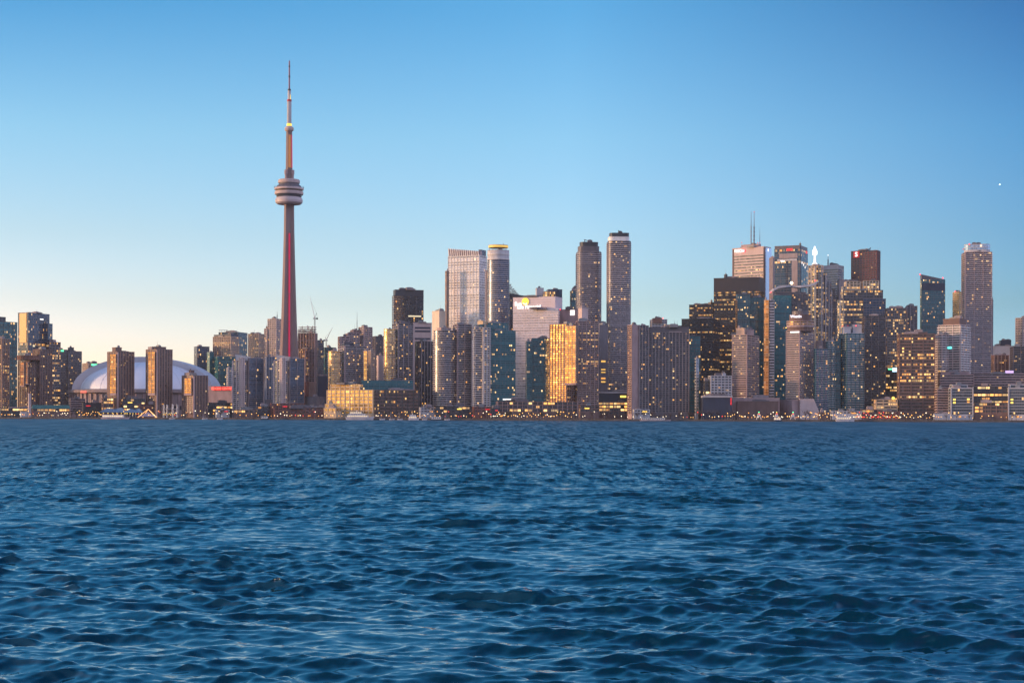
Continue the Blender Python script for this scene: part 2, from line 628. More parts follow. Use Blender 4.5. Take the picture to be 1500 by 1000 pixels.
# wall colours
W = dict(
    brown=pmat('brown_precast', (.26, .16, .125)), dbrown=pmat('dark_brown_brick', (.16, .095, .08)), tan=pmat('tan_stone', (.44, .31, .24)),
    granite=pmat('pale_granite', (.60, .51, .52), var=.07),
    pink=pmat('pinkish_granite', (.50, .38, .355), var=.1), white=pmat('white_panel', (.72, .67, .63), .6, .08), grey=pmat('grey_concrete', (.28, .225, .225)),
    lgrey=pmat('light_concrete', (.44, .42, .43), var=.12), slate=pmat('slate_cladding', (.115, .10, .112), .5), dark=pmat('dark_cladding', (.032, .034, .042), .5),
    black=pmat('black_steel', (.030, .024, .027), .45, .1), cream=pmat('cream_precast', (.66, .54, .41), var=.1), red=pmat('red_granite', (.135, .035, .033), .45),
    teal=pmat('teal_cladding', (.02, .115, .14), .4), brick=pmat('red_brick', (.19, .075, .06)), mauve=pmat('mauve_concrete', (.36, .25, .24)),
    steel=pmat('roof_steel', (.18, .18, .19), .5), navy=pmat('navy_panel', (.018, .025, .05), .4), balc=pmat('balcony_rail', (.58, .49, .50), .45, .08),
    wbalc=pmat('white_balcony_rail', (.66, .60, .58), .5, .08), dbalc=pmat('smoked_balcony_rail', (.21, .165, .17), .3, .1), rust=pmat('rust_canopy', (.16, .075, .055)),
    sand=pmat('sandstone', (.52, .37, .23), var=.12), green=pmat('copper_green_roof', (.06, .15, .13), .6))

# glass: tint, pane width, lit share, lit floor chance
G = dict(
    dark=gmat('dark_glass', (.012, .015, .022), 2.3, .10), dim=gmat('dim_glass', (.014, .017, .024), 2.3, .035), blue=gmat('blue_glass', (.022, .06, .11), 2.2, .07, metal=.25, rough=.26),
    blueoff=gmat('blue_office_glass', (.02, .05, .09), 2.2, .09, .10, metal=.2, rough=.08), teal=gmat('teal_glass', (.02, .12, .14), 2.6, .08, metal=.2, rough=.08, E=.5),
    teald=gmat('dark_teal_glass', (.014, .10, .115), 2.0, .10, metal=.15, rough=.1, E=.55), black=gmat('black_tower_glass', (.008, .009, .013), 2.4, .07, .30, E=.42, warm=.9, blind=.1),
    cube=gmat('cube_glass', (.07, .085, .10), 2.6, .05, metal=.3, rough=.15), sea=gmat('sea_green_glass', (.05, .13, .14), 2.2, .10, metal=.2, rough=.12, E=.42),
    pale=gmat('pale_sky_glass', (.30, .36, .42), 3.2, .03, metal=.7, rough=.10, wob=.02), pink=gmat('pinkish_mirror_glass', (.42, .36, .36), 2.6, .02, metal=.6, rough=.25, wob=.03),
    warm=gmat('bronze_glass', (.05, .032, .022), 2.2, .20, .12, E=.4, warm=1), gold=gmat('sunset_gold_glass', (.30, .15, .025), 2.6, .10, metal=.9, rough=.16, E=.35, wob=.03, mull=.2, mcol=(.2, .13, .1), blind=.1),  # gold: tint puts the sunset's reflection into the glass colour
    office=gmat('busy_office_glass', (.03, .03, .028), 2.6, .30, .35, E=.5, warm=.35), amber=gmat('amber_office_glass', (.035, .024, .016), 2.8, .14, .40, E=.62, warm=1.0, mull=.16),
    shop=gmat('shop_window_glass', (.03, .028, .03), 5.0, .42, .2, E=.75, warm=.7), res=gmat('flat_window_glass', (.02, .024, .032), 2.4, .13, E=.42), resdim=gmat('quiet_flat_glass', (.022, .026, .036), 2.3, .09, E=.36, rough=.24),
    goldb=gmat('bright_sunset_glass', (.64, .37, .10), 2.6, .12, metal=.9, rough=.2, E=.35, wob=.03, mull=.2, mcol=(.25, .16, .1), blind=.1),  # brighter tint for the same painted sunset reflection
    lit=gmat('crown_lit_glass', (.06, .05, .03), 3.0, .85, .5, E=.55, warm=.25), strip=gmat('copper_sunset_glass', (.15, .07, .02), 5.0, .12, metal=.8, rough=.28, E=.4, warm=1, wob=.03))  # strip: copper tint paints a sunset reflection

# facade kinds: wall, glass, floor height, window share, balcony (material, reach, height), pier (material, spacing, width, reach)
ST = dict(
    tealdark=('dark', 'teald', 3.6, .78, None, ('dark', 9, .5, .25)), blueoffice=('slate', 'blueoff', 3.9, .80, None, ('slate', 6.5, .35, .2)),
    brownlit=('brown', 'warm', 2.9, .55, None, ('brown', 5.5, 1.0, .5)), browncondo=('dbrown', 'res', 2.9, .52, None, ('dbrown', 4.2, 1.4, .5)),
    gold=('mauve', 'gold', 3.0, .72, None, ('tan', 5.2, .5, .3)), bluecondo=('slate', 'resdim', 2.95, .72, ('dbalc', .9, .5), ('slate', 9, .6, 1.0)),
    harbour=('dbrown', 'resdim', 2.85, .46, None, ('brown', 4.6, 1.6, .45)), tan=('tan', 'res', 3.0, .5, None, ('tan', 4.5, 1.2, .4)),
    tangrid=('tan', 'warm', 3.1, .56, None, ('tan', 4.0, .9, .5)), whitecondo=('pink', 'res', 2.9, .60, ('wbalc', 1.3, .75), ('pink', 7.0, 1.6, 1.4)),
    roundcondo=('grey', 'blue', 2.95, .70, ('balc', 1.0, .36), None), glasscondo=('grey', 'blue', 2.9, .80, ('dbalc', .8, .30), ('grey', 10, .5, .85)), pinkoffice=('pink', 'resdim', 3.6, .55, None, ('pink', 4.5, .8, .35)),
    bluegrid=('slate', 'blue', 3.2, .66, None, ('lgrey', 4.0, .5, .35)), site=('brown', 'dim', 3.2, .58, None, ('mauve', 4.4, .8, .5)),
    plain=('dark', None, 3.5, .7, None, None), plaingrey=('grey', None, 3.5, .7, None, None), plainpink=('pink', None, 3.5, .7, None, None), cream=('cream', None, 3.5, .7, None, None),
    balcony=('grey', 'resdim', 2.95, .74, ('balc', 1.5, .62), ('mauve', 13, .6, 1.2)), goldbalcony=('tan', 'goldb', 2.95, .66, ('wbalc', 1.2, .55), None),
    greycondo=('slate', 'res', 2.95, .66, ('balc', .9, .42), ('grey', 8, .8, 1.0)), stepped=('mauve', 'res', 3.3, .55, ('balc', .7, .5), ('mauve', 7, 1.1, .7)),
    slant=('dark', 'black', 4.0, .70, None, ('slate', 14, .5, .3)), bands=('pink', 'dim', 5.5, .45, None, None),
    whitegrid=('white', 'pink', 3.9, .60, None, ('white', 5.4, .55, .45)), sunlife=('granite', 'pink', 3.6, .40, None, None), twin=('grey', 'resdim', 2.92, .74, ('balc', 1.7, .80), ('slate', 17, .8, 1.0)),
    concrete=('brown', 'dim', 2.9, .56, ('mauve', .6, .30), ('brown', 5.0, .8, .75)), brownwide=('mauve', 'warm', 2.9, .55, ('mauve', .5, .4), ('mauve', 6.0, .9, .6)),
    tealtower=('teal', 'teald', 3.0, .72, None, ('teal', 7.5, .5, .3)), whiteres=('lgrey', 'res', 3.0, .56, ('wbalc', .9, .5), ('lgrey', 5, 1.2, 1.0)),
    quay=('dbrown', 'shop', 4.6, .60, None, ('mauve', 6.5, .6, .5)), goldhall=('sand', 'goldb', 4.6, .62, None, ('sand', 7.2, 1.4, .5)), darkhall=('dbrown', 'warm', 4.6, .55, None, ('dark', 7.2, 1.0, .4)),
    greyblue=('slate', 'res', 2.9, .60, None, ('grey', 4.6, .8, .5)), blank=('mauve', None, 3, .5, None, None), black=('black', 'black', 3.9, .55, None, ('black', 2.4, .35, .3)),
    bmo=('pink', 'black', 5.0, .42, None, None), pale=('lgrey', 'pale', 4.0, .78, None, None), steelblue=('slate', 'blueoff', 4.0, .82, None, ('slate', 12, .4, .25)),
    deco=('grey', 'office', 3.9, .6, None, ('lgrey', 4.5, .8, .5)), greyoffice=('lgrey', 'dim', 4.0, .45, None, None), redgrid=('red', 'dim', 3.9, .50, None, ('red', 5.0, 1.2, .6)),
    litoffice=('slate', 'office', 3.9, .62, None, ('slate', 5, .6, .3)), crown=('sand', 'lit', 3.9, .55, None, ('cream', 5, 1.0, .4)), westin=('mauve', 'res', 2.9, .46, ('pink', .35, .5), ('mauve', 14, .8, .4)),
    purple=('dark', 'dark', 2.95, .62, ('dbalc', 1.0, .4), ('slate', 8, .8, .9)), amber=('dbrown', 'amber', 4.1, .52, None, ('dbrown', 13.5, 1.2, .5)), rightcondo=('mauve', 'resdim', 2.95, .58, ('balc', 1.2, .62), ('mauve', 11, .7, 1.0)),
    creamband=('pink', 'resdim', 3.05, .5, ('wbalc', 1.3, .85), ('pink', 9, .8, .9)),
    whitebalc=('lgrey', 'res', 3.05, .72, ('wbalc', 1.9, .85), None), longband=('mauve', 'dim', 3.2, .50, ('mauve', .9, .55), None), cube=('lgrey', 'cube', 3.6, .86, None, ('lgrey', 30, 1.2, .5)),
    seaglass=('lgrey', 'sea', 2.95, .74, ('balc', .8, .35), ('teal', 6, .6, .9)),
    lowwhite=('lgrey', 'res', 3.4, .48, None, ('lgrey', 4.5, 1.0, .3)), shops=('dbrown', 'shop', 4.2, .6, None, ('brown', 7, .6, .35)), darkshops=('dark', 'shop', 4.4, .55, None, ('dark', 8, .5, .3)),
    yellowlow=('sand', 'shop', 4.0, .45, None, ('sand', 8, 1.0, .3)), brick=('brick', 'res', 3.6, .40, None, ('brick', 5, 1.4, .3)), copperstrip=('tan', 'strip', 3.6, .86, None, None))

PIER_MESH = {}


def pier_mesh(mat, w_, d, h, name='pier'):
    k = (mat, w_, d, round(h, 2), name)
    if k not in PIER_MESH:
        m_ = MB()
        m_.box(-w_ / 2, w_ / 2, -d, .3, 0, h)
        PIER_MESH[k] = mesh(name, m_.v, m_.f, W[mat])
    return PIER_MESH[k]


class Bld:
    """one building: an Empty at its foot with every wall, window band, balcony, pier and roof unit as a child"""
    def __init__(self, name, label, d, px, vb=612, cat='building', group=None):
        self.Y = shore(px) + d
        self.px, self.vb = px, vb
        p = at(px, 600, self.Y)
        self.o = thing(name, label, cat, (p.x, p.y, GROUND), group)
        self.org = Vector((p.x, p.y))
        self.count = {}
        self.rng = random.Random(label)

    def loc(self, plan):
        return [p - self.org for p in plan]

    def z(self, py, dd=0, px=None):
        return at(px or self.px, py, self.Y + dd).z - GROUND

    def vol(self, xl, xc, xr, yt, st, yb=None, dd=0, a=None, ratio=1.0, depth=None, part='wall', edges=None, round_=None, k=1.0, p=2.0, rot=0,
            slope=None, crown=0.0, glass=None, wall=None, roof=True, parapet=True, noglass=False):
        Y = self.Y + dd
        plan = plan_round(xl, xr, Y, round_, k, p, rot) if round_ else plan_rect(xl, xc, xr, Y, a, ratio, depth)
        plan = self.loc(plan)
        pxm = (xl + xr) / 2
        z1 = self.z(yt, dd, pxm)
        z0 = self.z(yb, dd, pxm) if yb else 0
        ws, gs, fh, wf, balc, pier = ST[st]
        ws = wall or ws
        gs = glass or gs
        top = [self.z(s, dd, pxm) for s in slope] if slope else None
        prism(plan, z0, z1, part, W[ws], self.o, top)
        zv = max(z0 + (4.5 if z0 < 1 else .3), self.z(self.vb, dd, pxm) - 2)
        zt = min(top) if top else z1
        zt -= crown
        n = int((zt - zv - .6) / fh)
        if gs and n > 0 and not noglass:
            n = min(n, 100)
            st0 = zt - .5 - n * fh
            gm_ = pane_ring(plan, fh * wf, edges, mat=G[gs])
            bm_ = slab_ring(plan, balc[1], balc[2] * fh / 2.95, edges, 'balcony', W[balc[0]]) if balc else None
            for i in range(n):
                zz = st0 + i * fh
                link('window_band', gm_, self.o, (0, 0, zz + fh * (1 - wf)))
                if bm_: link('balcony', bm_, self.o, (0, 0, zz + .02))
            if pier:
                h = zt - st0 + .1
                mm = pier_mesh(pier[0], pier[2], pier[3], h)
                tot = 0
                es = range(len(plan)) if round_ else ((0, 3) if edges is None else [e for e in edges if e in (0, 3)])
                for e in es:
                    A, Bp = plan[e], plan[(e + 1) % len(plan)]
                    dv = Bp - A
                    L = dv.length
                    if round_:
                        ts = [0] if (tot % 2 == 0 or len(plan) < 14) else []
                        tot += 1
                    else:
                        c = max(1, int(round(L / pier[1])))
                        ts = [(i / c) if 0 < i < c else ((pier[2] * .5 + .05) / L if i == 0 else 1 - (pier[2] * .5 + .05) / L) for i in range(c + 1)]
                    if L < 2.5: ts = []
                    for tt in ts:
                        q_ = A + dv * tt
                        link('pier', mm, self.o, (q_.x, q_.y, st0 - .05), math.atan2(dv.y, dv.x))
        if parapet and not top:
            m_ = slab_ring(plan, .25, .9, None, 'parapet', W[ws], inset=-.35)
            link('parapet', m_, self.o, (0, 0, z1 - .35))
        if roof and not top:
            self.roof(plan, z1, gs)
        self.plan, self.z1, self.z0 = plan, z1, z0
        return plan, z0, z1

    def roof(self, plan, z, gs):
        c = sum(plan, Vector((0, 0))) / len(plan)
        e = (plan[1] - plan[0])
        ang = math.atan2(e.y, e.x)
        r = min((p - c).length for p in plan)
        for _ in range(self.rng.randint(1, 3)):
            s = self.rng.uniform(.12, .34) * r
            t = self.rng.uniform(.12, .34) * r
            h = self.rng.uniform(1.5, 4.2)
            q_ = c + Vector((self.rng.uniform(-.4, .4), self.rng.uniform(-.4, .4))) * r
            m_ = MB()
            m_.box(-s, s, -t, t, 0, h)
            m_.box(-s * .6, s * .5, -t * .5, t * .6, h, h + .7)
            m_.build('roof_unit', W[self.rng.choice(['steel', 'grey', 'slate'])], self.o, (q_.x, q_.y, z), rz=ang)
        if self.rng.random() < .35:
            m_ = MB()
            m_.tube((0, 0, 0), (0, 0, self.rng.uniform(5, 11)), .22, .08, 5)
            q_ = c + Vector((self.rng.uniform(-.4, .4), self.rng.uniform(-.4, .4))) * r
            m_.build('roof_mast', W['steel'], self.o, (q_.x, q_.y, z))

    def face(self, plan, edge, t, z, out=.5):
        A, Bp = plan[edge], plan[(edge + 1) % len(plan)]
        d = (Bp - A).normalized()
        q_ = A + (Bp - A) * t + Vector((d.y, -d.x)) * out
        return (q_.x, q_.y, z), math.atan2(d.y, d.x)

    def panel(self, plan, edge, t, z, wd, h, mat, name='sign_panel', th=.4, out=.5):
        p, ang = self.face(plan, edge, t, z, out)
        m_ = MB()
        m_.box(-wd / 2, wd / 2, -th / 2, th / 2, -h / 2, h / 2)
        return m_.build(name, mat, self.o, p, rz=ang)

    def text(self, s, plan, edge, t, z, size, mat, name='sign_lettering', out=.8, bold=0.0, parent=None):
        cu = bpy.data.curves.new('lettering', 'FONT')
        cu.body = s
        cu.size = size
        cu.extrude = .25
        cu.offset = bold
        cu.align_x, cu.align_y = 'CENTER', 'CENTER'
        o = bpy.data.objects.new('lettering', cu)
        COL.objects.link(o)
        dg = bpy.context.evaluated_depsgraph_get()
        dg.update()
        me_ = bpy.data.meshes.new_from_object(o.evaluated_get(dg))
        me_.transform(Matrix.Rotation(math.pi / 2, 4, 'X'))
        bpy.data.objects.remove(o)
        bpy.data.curves.remove(cu)
        me_.materials.clear()
        me_.materials.append(mat)
        p, ang = self.face(plan, edge, t, z, out)
        return link(name, me_, parent or self.o, p, ang)

    def mast(self, px, y0, y1, r=.5, dd=10, mat='steel', name='antenna_mast', light=None):
        p = at(px, y0, self.Y + dd)
        h = (y0 - y1) / F * (self.Y + dd)
        m_ = MB()
        m_.tube((0, 0, 0), (0, 0, h * .55), r, r * .8, 6)
        m_.tube((0, 0, h * .55), (0, 0, h), r * .6, r * .3, 6)
        for i in range(1, 5):
            m_.tube((0, 0, h * .13 * i), (0, 0, h * .13 * i + r), r * 1.5, r * 1.5, 6)
        o = m_.build(name, W[mat], self.o, (p.x - self.org.x, p.y - self.org.y, p.z - GROUND - 1))
        if light:
            l_ = MB()
            l_.ball((0, 0, h + .5), .9)
            l_.build('warning_light', light, o)
        return o

    def lamp(self, px, py, mat, dd=0, r=.9, name='warning_light'):
        p = at(px, py, self.Y + dd)
        m_ = MB()
        m_.ball((0, 0, 0), r)
        return m_.build(name, mat, self.o, (p.x - self.org.x, p.y - self.org.y, p.z - GROUND))


RED = glow('red_light', (1, .03, .05), .8)
REDDIM = glow('red_sign', (1, .02, .03), .2)
CREAM = glow('cream_light', (1, .82, .5), .22)
WHT = glow('white_light', (1, .92, .85), .45)
YEL = glow('yellow_light', (1, .62, .10), .5)
GRN = glow('green_light', (.1, 1, .35), .7)
PINKLED = glow('magenta_led', (1, .0, .10), .10)

# ------------------------------------------------------------------ the city, from the left edge of the photo to the right
def tower(name, label, d, vols, vb=612, cat='building', group=None):
    px = vols[0][1]
    b = Bld(name, label, d, px, vb, cat, group)
    b.P = []
    for xl, xc, xr, yt, st, kw in vols:
        b.P.append(b.vol(xl, xc, xr, yt, st, **kw)[0])
    return b


T = tower
D = dict
# --- far left
T('office_tower', 'dark green glass tower at the left edge, with a raised block on its roof', 420,
  [(-20, -2, 25, 471, 'tealdark', D()), (-16, -4, 8, 464, 'plain', D(yb=473, dd=8, part='penthouse'))], 600)
T('apartment_tower', 'brown flats with bright amber windows at the left edge of the shore', 90, [(-14, 3, 13.5, 496, 'brownlit', D())])
b = T('office_tower', 'blue glass office tower with a glowing left face and a pole antenna, far left', 330,
      [(26, 41, 72, 458, 'blueoffice', D(a=40)), (60, 70, 76.5, 474, 'blueoffice', D(dd=30)), (62, 72, 88.5, 501, 'litoffice', D(dd=22))], 600)
b.panel(b.P[0], 3, .5, b.z(480), 13.5, b.z(459) - b.z(502), G['goldb'], 'glazed_bay', .5, .25)  # flat gold panel painting the sunset's reflection on the left face
b.mast(54, 459, 452.5, .4, 20)
b.panel(b.P[0], 0, .62, b.z(466), 8, 1.6, WHT)
b.panel(b.P[0], 0, .25, b.z(506), 4, 3, CREAM, 'lit_window')
b = T('apartment_tower', 'dark brown flats with a rust coloured roof canopy and amber glazed bays', 130,
      [(26, 43, 58, 529, 'browncondo', D()), (48, 58, 76.5, 511.5, 'browncondo', D(dd=14)), (29, 35, 37, 531, 'gold', D(yb=566, dd=-3, a=40, part='glazed_bay', roof=False, glass='strip')),
       (34, 40.5, 42, 531, 'gold', D(yb=563, dd=-4, a=40, part='glazed_bay', roof=False, glass='strip'))])
b.vol(25, 42, 58, 521, 'plain', yb=527, dd=-5, round_=18, k=.8, part='canopy', wall='rust', noglass=True)
b = T('apartment_tower', 'blue grey glass flats in two blocks with a green roof light', 600, [(76, 79, 98, 512, 'bluecondo', D()), (97, 100, 119.5, 514.5, 'bluecondo', D(dd=5)),
      (99, 101, 108, 509, 'plain', D(yb=516, dd=10, part='penthouse'))], 608)
b.panel(b.P[0], 0, .6, b.z(513.5), 6, 2.2, GRN)
b = T('apartment_tower', 'small tan tower with a green lit roof edge behind the stadium roof', 520, [(120.5, 129, 146, 532, 'tan', D())], 575)
b.panel(b.P[0], 0, .6, b.z(534), 14, 2.5, GRN)
# --- harbour towers before the stadium
for lab, x0, xc, xr, yt, g0, g1, ph, d in (
        ('brown harbour tower before the left half of the white dome', 157, 171.5, 196.6, 515, 160.5, 170.5, (164, 169, 178, 509), 62),
        ('brown harbour tower before the middle of the white dome, tallest of its three', 213.5, 229, 252.4, 511.5, 216.5, 227.5, (216.5, 226, 243, 508), 66),
        ('brown harbour tower before the right end of the white dome, lowest of its three', 266.3, 283, 304.4, 550, 269.5, 281, (276.5, 279, 284.5, 542.5), 70)):
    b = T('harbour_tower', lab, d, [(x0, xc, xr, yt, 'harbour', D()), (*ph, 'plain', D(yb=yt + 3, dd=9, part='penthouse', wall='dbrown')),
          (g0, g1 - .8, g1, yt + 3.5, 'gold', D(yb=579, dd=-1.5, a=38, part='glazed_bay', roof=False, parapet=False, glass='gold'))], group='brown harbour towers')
    b.vol(xc - .5, xc + .2, xc + 2.3, yt + 1, 'plain', dd=-2, part='pilaster', wall='mauve', roof=False, parapet=False, noglass=True)
T('office_tower', 'slim blue glass tower right of the white dome', 680, [(284, 288.5, 306.5, 507.5, 'blueoffice', D())], 575)
b = T('office_tower', 'office block with tan front, dark blue glass side and a roof frame', 700,
      [(311.5, 338, 350, 493, 'tangrid', D(a=36)), (320, 348, 362, 486.5, 'steelblue', D(dd=34))], 565)
b.vol(313, 338, 349, 490, 'plain', yb=493, dd=4, a=36, part='roof_screen', wall='navy', noglass=True)
m_ = MB()
p0 = at(322, 486, b.Y + 30); p1 = at(335, 486, b.Y + 30)
for x in (0, 3.5, 8, 12): m_.tube((x, 0, 0), (x, 0, 3.2), .3)
m_.tube((-2, 0, 3.2), (14, 0, 3.2), .35)
m_.build('roof_frame', W['steel'], b.o, (p0.x - b.org.x, p0.y - b.org.y, p0.z - GROUND))
T('apartment_tower', 'low dark green glass block beside the slim blue tower', 660, [(303, 307, 313, 516, 'tealtower', D())], 575)
T('apartment_tower', 'teal glass block rising behind the stadium wall sign', 640, [(313, 319, 345.5, 522.5, 'tealtower', D())], 580)
T('office_building', 'small white banded block beside the stadium', 620, [(331.5, 334, 343, 539, 'lowwhite', D())], 590)
T('office_tower', 'tan gridded tower with warm windows left of the slim pink tower', 480, [(363, 379, 386.5, 489, 'tangrid', D(a=30))], 560)
b = T('office_tower', 'slim pink tower topped by a small crane, left of the great spire', 540, [(391.5, 404.5, 411.5, 467, 'pinkoffice', D(a=34)), (386.5, 391, 394, 481.5, 'pinkoffice', D(dd=6))], 560)
b.mast(406, 467.5, 455, .6, 12)
T('apartment_tower', 'blue gridded tower base below the slim pink tower', 330, [(388, 390, 406, 523, 'bluegrid', D())], 585)
for lab, x, d in (('pink white condo tower with raised roof fin, left one of its pair', 0, 110), ('pink white condo tower with raised roof fin, at the foot of the great spire', 60, 118)):
    yt = 522.5 if not x else 523
    b = T('condo_tower', lab, d, [(341 + x, 353 + x, 365 + x, yt + 5.5, 'whitecondo', D(a=40)), (352 + x, 364 + x, 385.5 + x, yt + 2, 'glasscondo', D(dd=7)),
          (350.5 + x, 353.5 + x, 357 + x, yt + 1.5, 'whitecondo', D(dd=-2, a=45, glass='gold', part='lit_bay', roof=False, yb=602))], 600, group='pair of fin roofed condos')
    # the raised fin: a thin wedge of roof
    y = b.Y + 8
    pl = [at(346 + x, yt, y), at(364 + x, yt, y)]
    w_ = (pl[1].x - pl[0].x)
    m_ = MB()
    z0, zl, zr, zm = b.z(yt + 6, 8), b.z(yt - 3.5, 8), b.z(yt - .5, 8), b.z(yt - 2.2, 8)
    m_.add([(0, 0, z0), (w_, 0, z0), (w_ * 1.03, -1, zr), (w_ * .45, -1, zm), (-1.5, -1, zl), (0, 14, z0), (w_, 14, z0), (w_ * 1.03, 15, zr), (w_ * .45, 15, zm), (-1.5, 15, zl)],
           [(0, 1, 2, 3, 4), (9, 8, 7, 6, 5), (4, 3, 8, 9), (3, 2, 7, 8), (0, 4, 9, 5), (1, 6, 7, 2), (0, 5, 6, 1)])
    m_.build('roof_fin', W['lgrey'], b.o, (pl[0].x - b.org.x, pl[0].y - b.org.y, 0))
# --- right of the great spire
b = T('unfinished_tower', 'brown tower still under construction with ragged bare top floors', 440,
      [(436, 461, 464.5, 488, 'site', D(a=18)), (437, 447, 461, 511, 'site', D(dd=-8, a=30, part='lower_block', wall='brick', glass='warm'))], 560)
rr = random.Random(4)
for i in range(14):                                  # columns of the floors being cast
    px = 437 + i * 1.9
    p = at(px, 488, b.Y + 4 + rr.random() * 10)
    m_ = MB()
    h = rr.uniform(5, 13)
    m_.box(-.5, .5, -.5, .5, 0, h)
    m_.box(-1.4, 1.4, -1.0, 1.0, h * .5, h * .5 + .6)
    m_.build('bare_column', W['mauve'], b.o, (p.x - b.org.x, p.y - b.org.y, p.z - GROUND))
for k, yy in enumerate((485, 481.5, 478.5)):
    b.vol(436.3, 459 + k, 463.5, yy, 'plain', yb=yy + .7, dd=3, a=18, part='floor_deck', wall='mauve', noglass=True, roof=False, parapet=False)


def crane(label, px, ybase, ytop, jib, cj, Y):
    """tower crane with a luffing jib"""
    p = at(px, ybase, Y)
    o = thing('tower_crane', label, 'crane', (p.x, p.y, p.z))
    s = Y / F
    h = (ybase - ytop) * s
    m_ = MB()
    for x, y in ((-.8, -.8), (.8, -.8), (.8, .8), (-.8, .8)): m_.tube((x, y, 0), (x, y, h), .2, n=4)
    k = 0.0
    while k < h - 2:
        m_.tube((-.8, -.8, k), (.8, -.8, k + 2), .12, n=4)
        m_.tube((.8, .8, k), (-.8, .8, k + 2), .12, n=4)
        k += 2
    m_.build('mast', W['steel'], o)
    m_ = MB()
    m_.box(-2.6, 2.6, -1.5, 1.5, h, h + 1.2)
    m_.box(-5, -2.6, -1.2, 1.2, h - .8, h + 1.8) if jib[0] > px else m_.box(2.6, 5, -1.2, 1.2, h - .8, h + 1.8)
    m_.build('slewing_deck', W['dark'], o)
    m_ = MB()
    m_.box(-1.2, 1.2, -2.6, -1.5, h + .5, h + 3)
    m_.build('cab', W['white'], o)
    e = ((jib[0] - px) * s, 0, h + (ytop - jib[1]) * s)
    m_ = MB()
    for y in (-.7, .7): m_.tube((0, y, h + 1), (e[0], y * .3, e[2]), .25, .16, 4)
    m_.tube((0, 0, h + 2.6), (e[0], 0, e[2] + .4), .2, .12, 4)
    for i in range(12):
        t0, t1 = i / 12, (i + .5) / 12
        f = lambda t: (e[0] * t, h + 1 + (e[2] - h - 1) * t)
        (xa, za), (xb, zb) = f(t0), f(t1)
        m_.tube((xa, -.6, za), (xb, 0, zb + 1.4 * (1 - t1)), .1, n=4)
        m_.tube((xb, 0, zb + 1.4 * (1 - t1)), (f(t0 + 1 / 12)[0], .6, f(t0 + 1 / 12)[1]), .1, n=4)
    m_.build('jib', W['lgrey'], o)
    a = ((cj[0] - px) * s, 0, h + (ytop - cj[1]) * s)
    m_ = MB()
    m_.tube((0, 0, h + 1), a, .3, .2, 4)
    m_.tube(a, (e[0] * .8, 0, h + (e[2] - h) * .8), .09, n=4)
    m_.tube(a, (a[0] * 1.5, 0, h + 1), .12, n=4)
    m_.build('back_stay', W['dark'], o)


crane('tower crane on the unfinished brown tower, jib raised to the left', 461, 492, 467, (454, 435), (463.5, 458), b.Y + 6)
crane('pale slender tower crane with jib raised to the right, behind the dark roof', 478, 508, 499, (487, 479.5), (476.5, 494), shore(478) + 560)
T('office_tower', 'dark slate tower between the unfinished tower and the dark roof', 520, [(462, 466, 474, 498.5, 'steelblue', D())], 560)
T('office_building', 'broad dark roofed block below the pale slender crane', 540, [(470, 476, 492, 509, 'tealdark', D())], 560)
T('office_building', 'blank blue black wall beside the gold curved condo', 340, [(463, 465, 482, 551, 'plain', D(wall='navy'))], 592)
T('apartment_tower', 'stepped terraced tower behind the gold curved condo, with a thin mast', 430,
  [(495, 499, 512, 493, 'stepped', D()), (505, 509, 527, 488.5, 'stepped', D(dd=6)), (513, 517, 526, 483.5, 'stepped', D(dd=14)), (525, 533, 545, 479, 'stepped', D(dd=10, wall='pink'))], 560).mast(523, 484, 456, .5, 20)
T('condo_tower', 'blue banded condo with a rounded gold lit left end', 190,
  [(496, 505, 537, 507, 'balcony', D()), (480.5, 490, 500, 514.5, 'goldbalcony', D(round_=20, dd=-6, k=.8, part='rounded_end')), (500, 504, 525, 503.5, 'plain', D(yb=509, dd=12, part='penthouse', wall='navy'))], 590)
T('office_tower', 'narrow tower with a gold mirrored strip, between the two gold curved condos', 165, [(532, 537.6, 538.6, 514, 'gold', D(a=32, glass='goldb')), (539, 543, 549, 514, 'tan', D(dd=6))], 575)
T('office_tower', 'dark tower behind the blank pink wall', 340, [(546, 550, 562, 492.5, 'bluecondo', D())], 560)
T('office_building', 'blank pink wall between the two gold curved condos', 270, [(551.5, 554, 562.5, 521, 'blank', D(wall='pink'))], 575)
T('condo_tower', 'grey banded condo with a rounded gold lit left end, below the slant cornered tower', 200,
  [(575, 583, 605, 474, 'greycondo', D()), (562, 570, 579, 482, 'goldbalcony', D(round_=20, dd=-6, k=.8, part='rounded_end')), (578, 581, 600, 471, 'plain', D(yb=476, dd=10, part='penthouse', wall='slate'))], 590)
b = T('office_tower', 'dark glass tower with a cut corner at its top left', 640,
      [(574, 576.5, 620, 433, 'slant', D(a=80)), (575.5, 578.5, 620, 424.5, 'slant', D(a=80, slope=None, yb=434, dd=3, part='top_storeys', noglass=True))], 520)
b.panel(b.P[0], 0, .7, b.z(462.5), 22, 2.2, CREAM, 'lit_floor')
for t_ in (.06, .12, .68, .75, .82): b.panel(b.P[1], 0, t_, b.z(438 if t_ < .2 else 437), 2.2, 1.8, WHT, 'roof_light')
b = T('office_building', 'pink banded slab with dark gaps, right of the grey banded condo', 320, [(605, 605.2, 632, 473, 'bands', D(noglass=True))], 560)
for yy in (480, 485, 496): b.panel(b.P[0], 0, .5, b.z(yy), 23, 2.6, W['navy'], 'dark_gap', .4, .15)
T('condo_tower', 'dark narrow condo in front of the pink banded slab', 215, [(608, 617, 635, 500, 'greyblue', D(wall='dark'))], 600)
T('office_building', 'plain cream slab with a sunlit left side, left of the white gridded tower', 360, [(632.5, 643, 652.5, 455.5, 'cream', D(a=55))], 560)
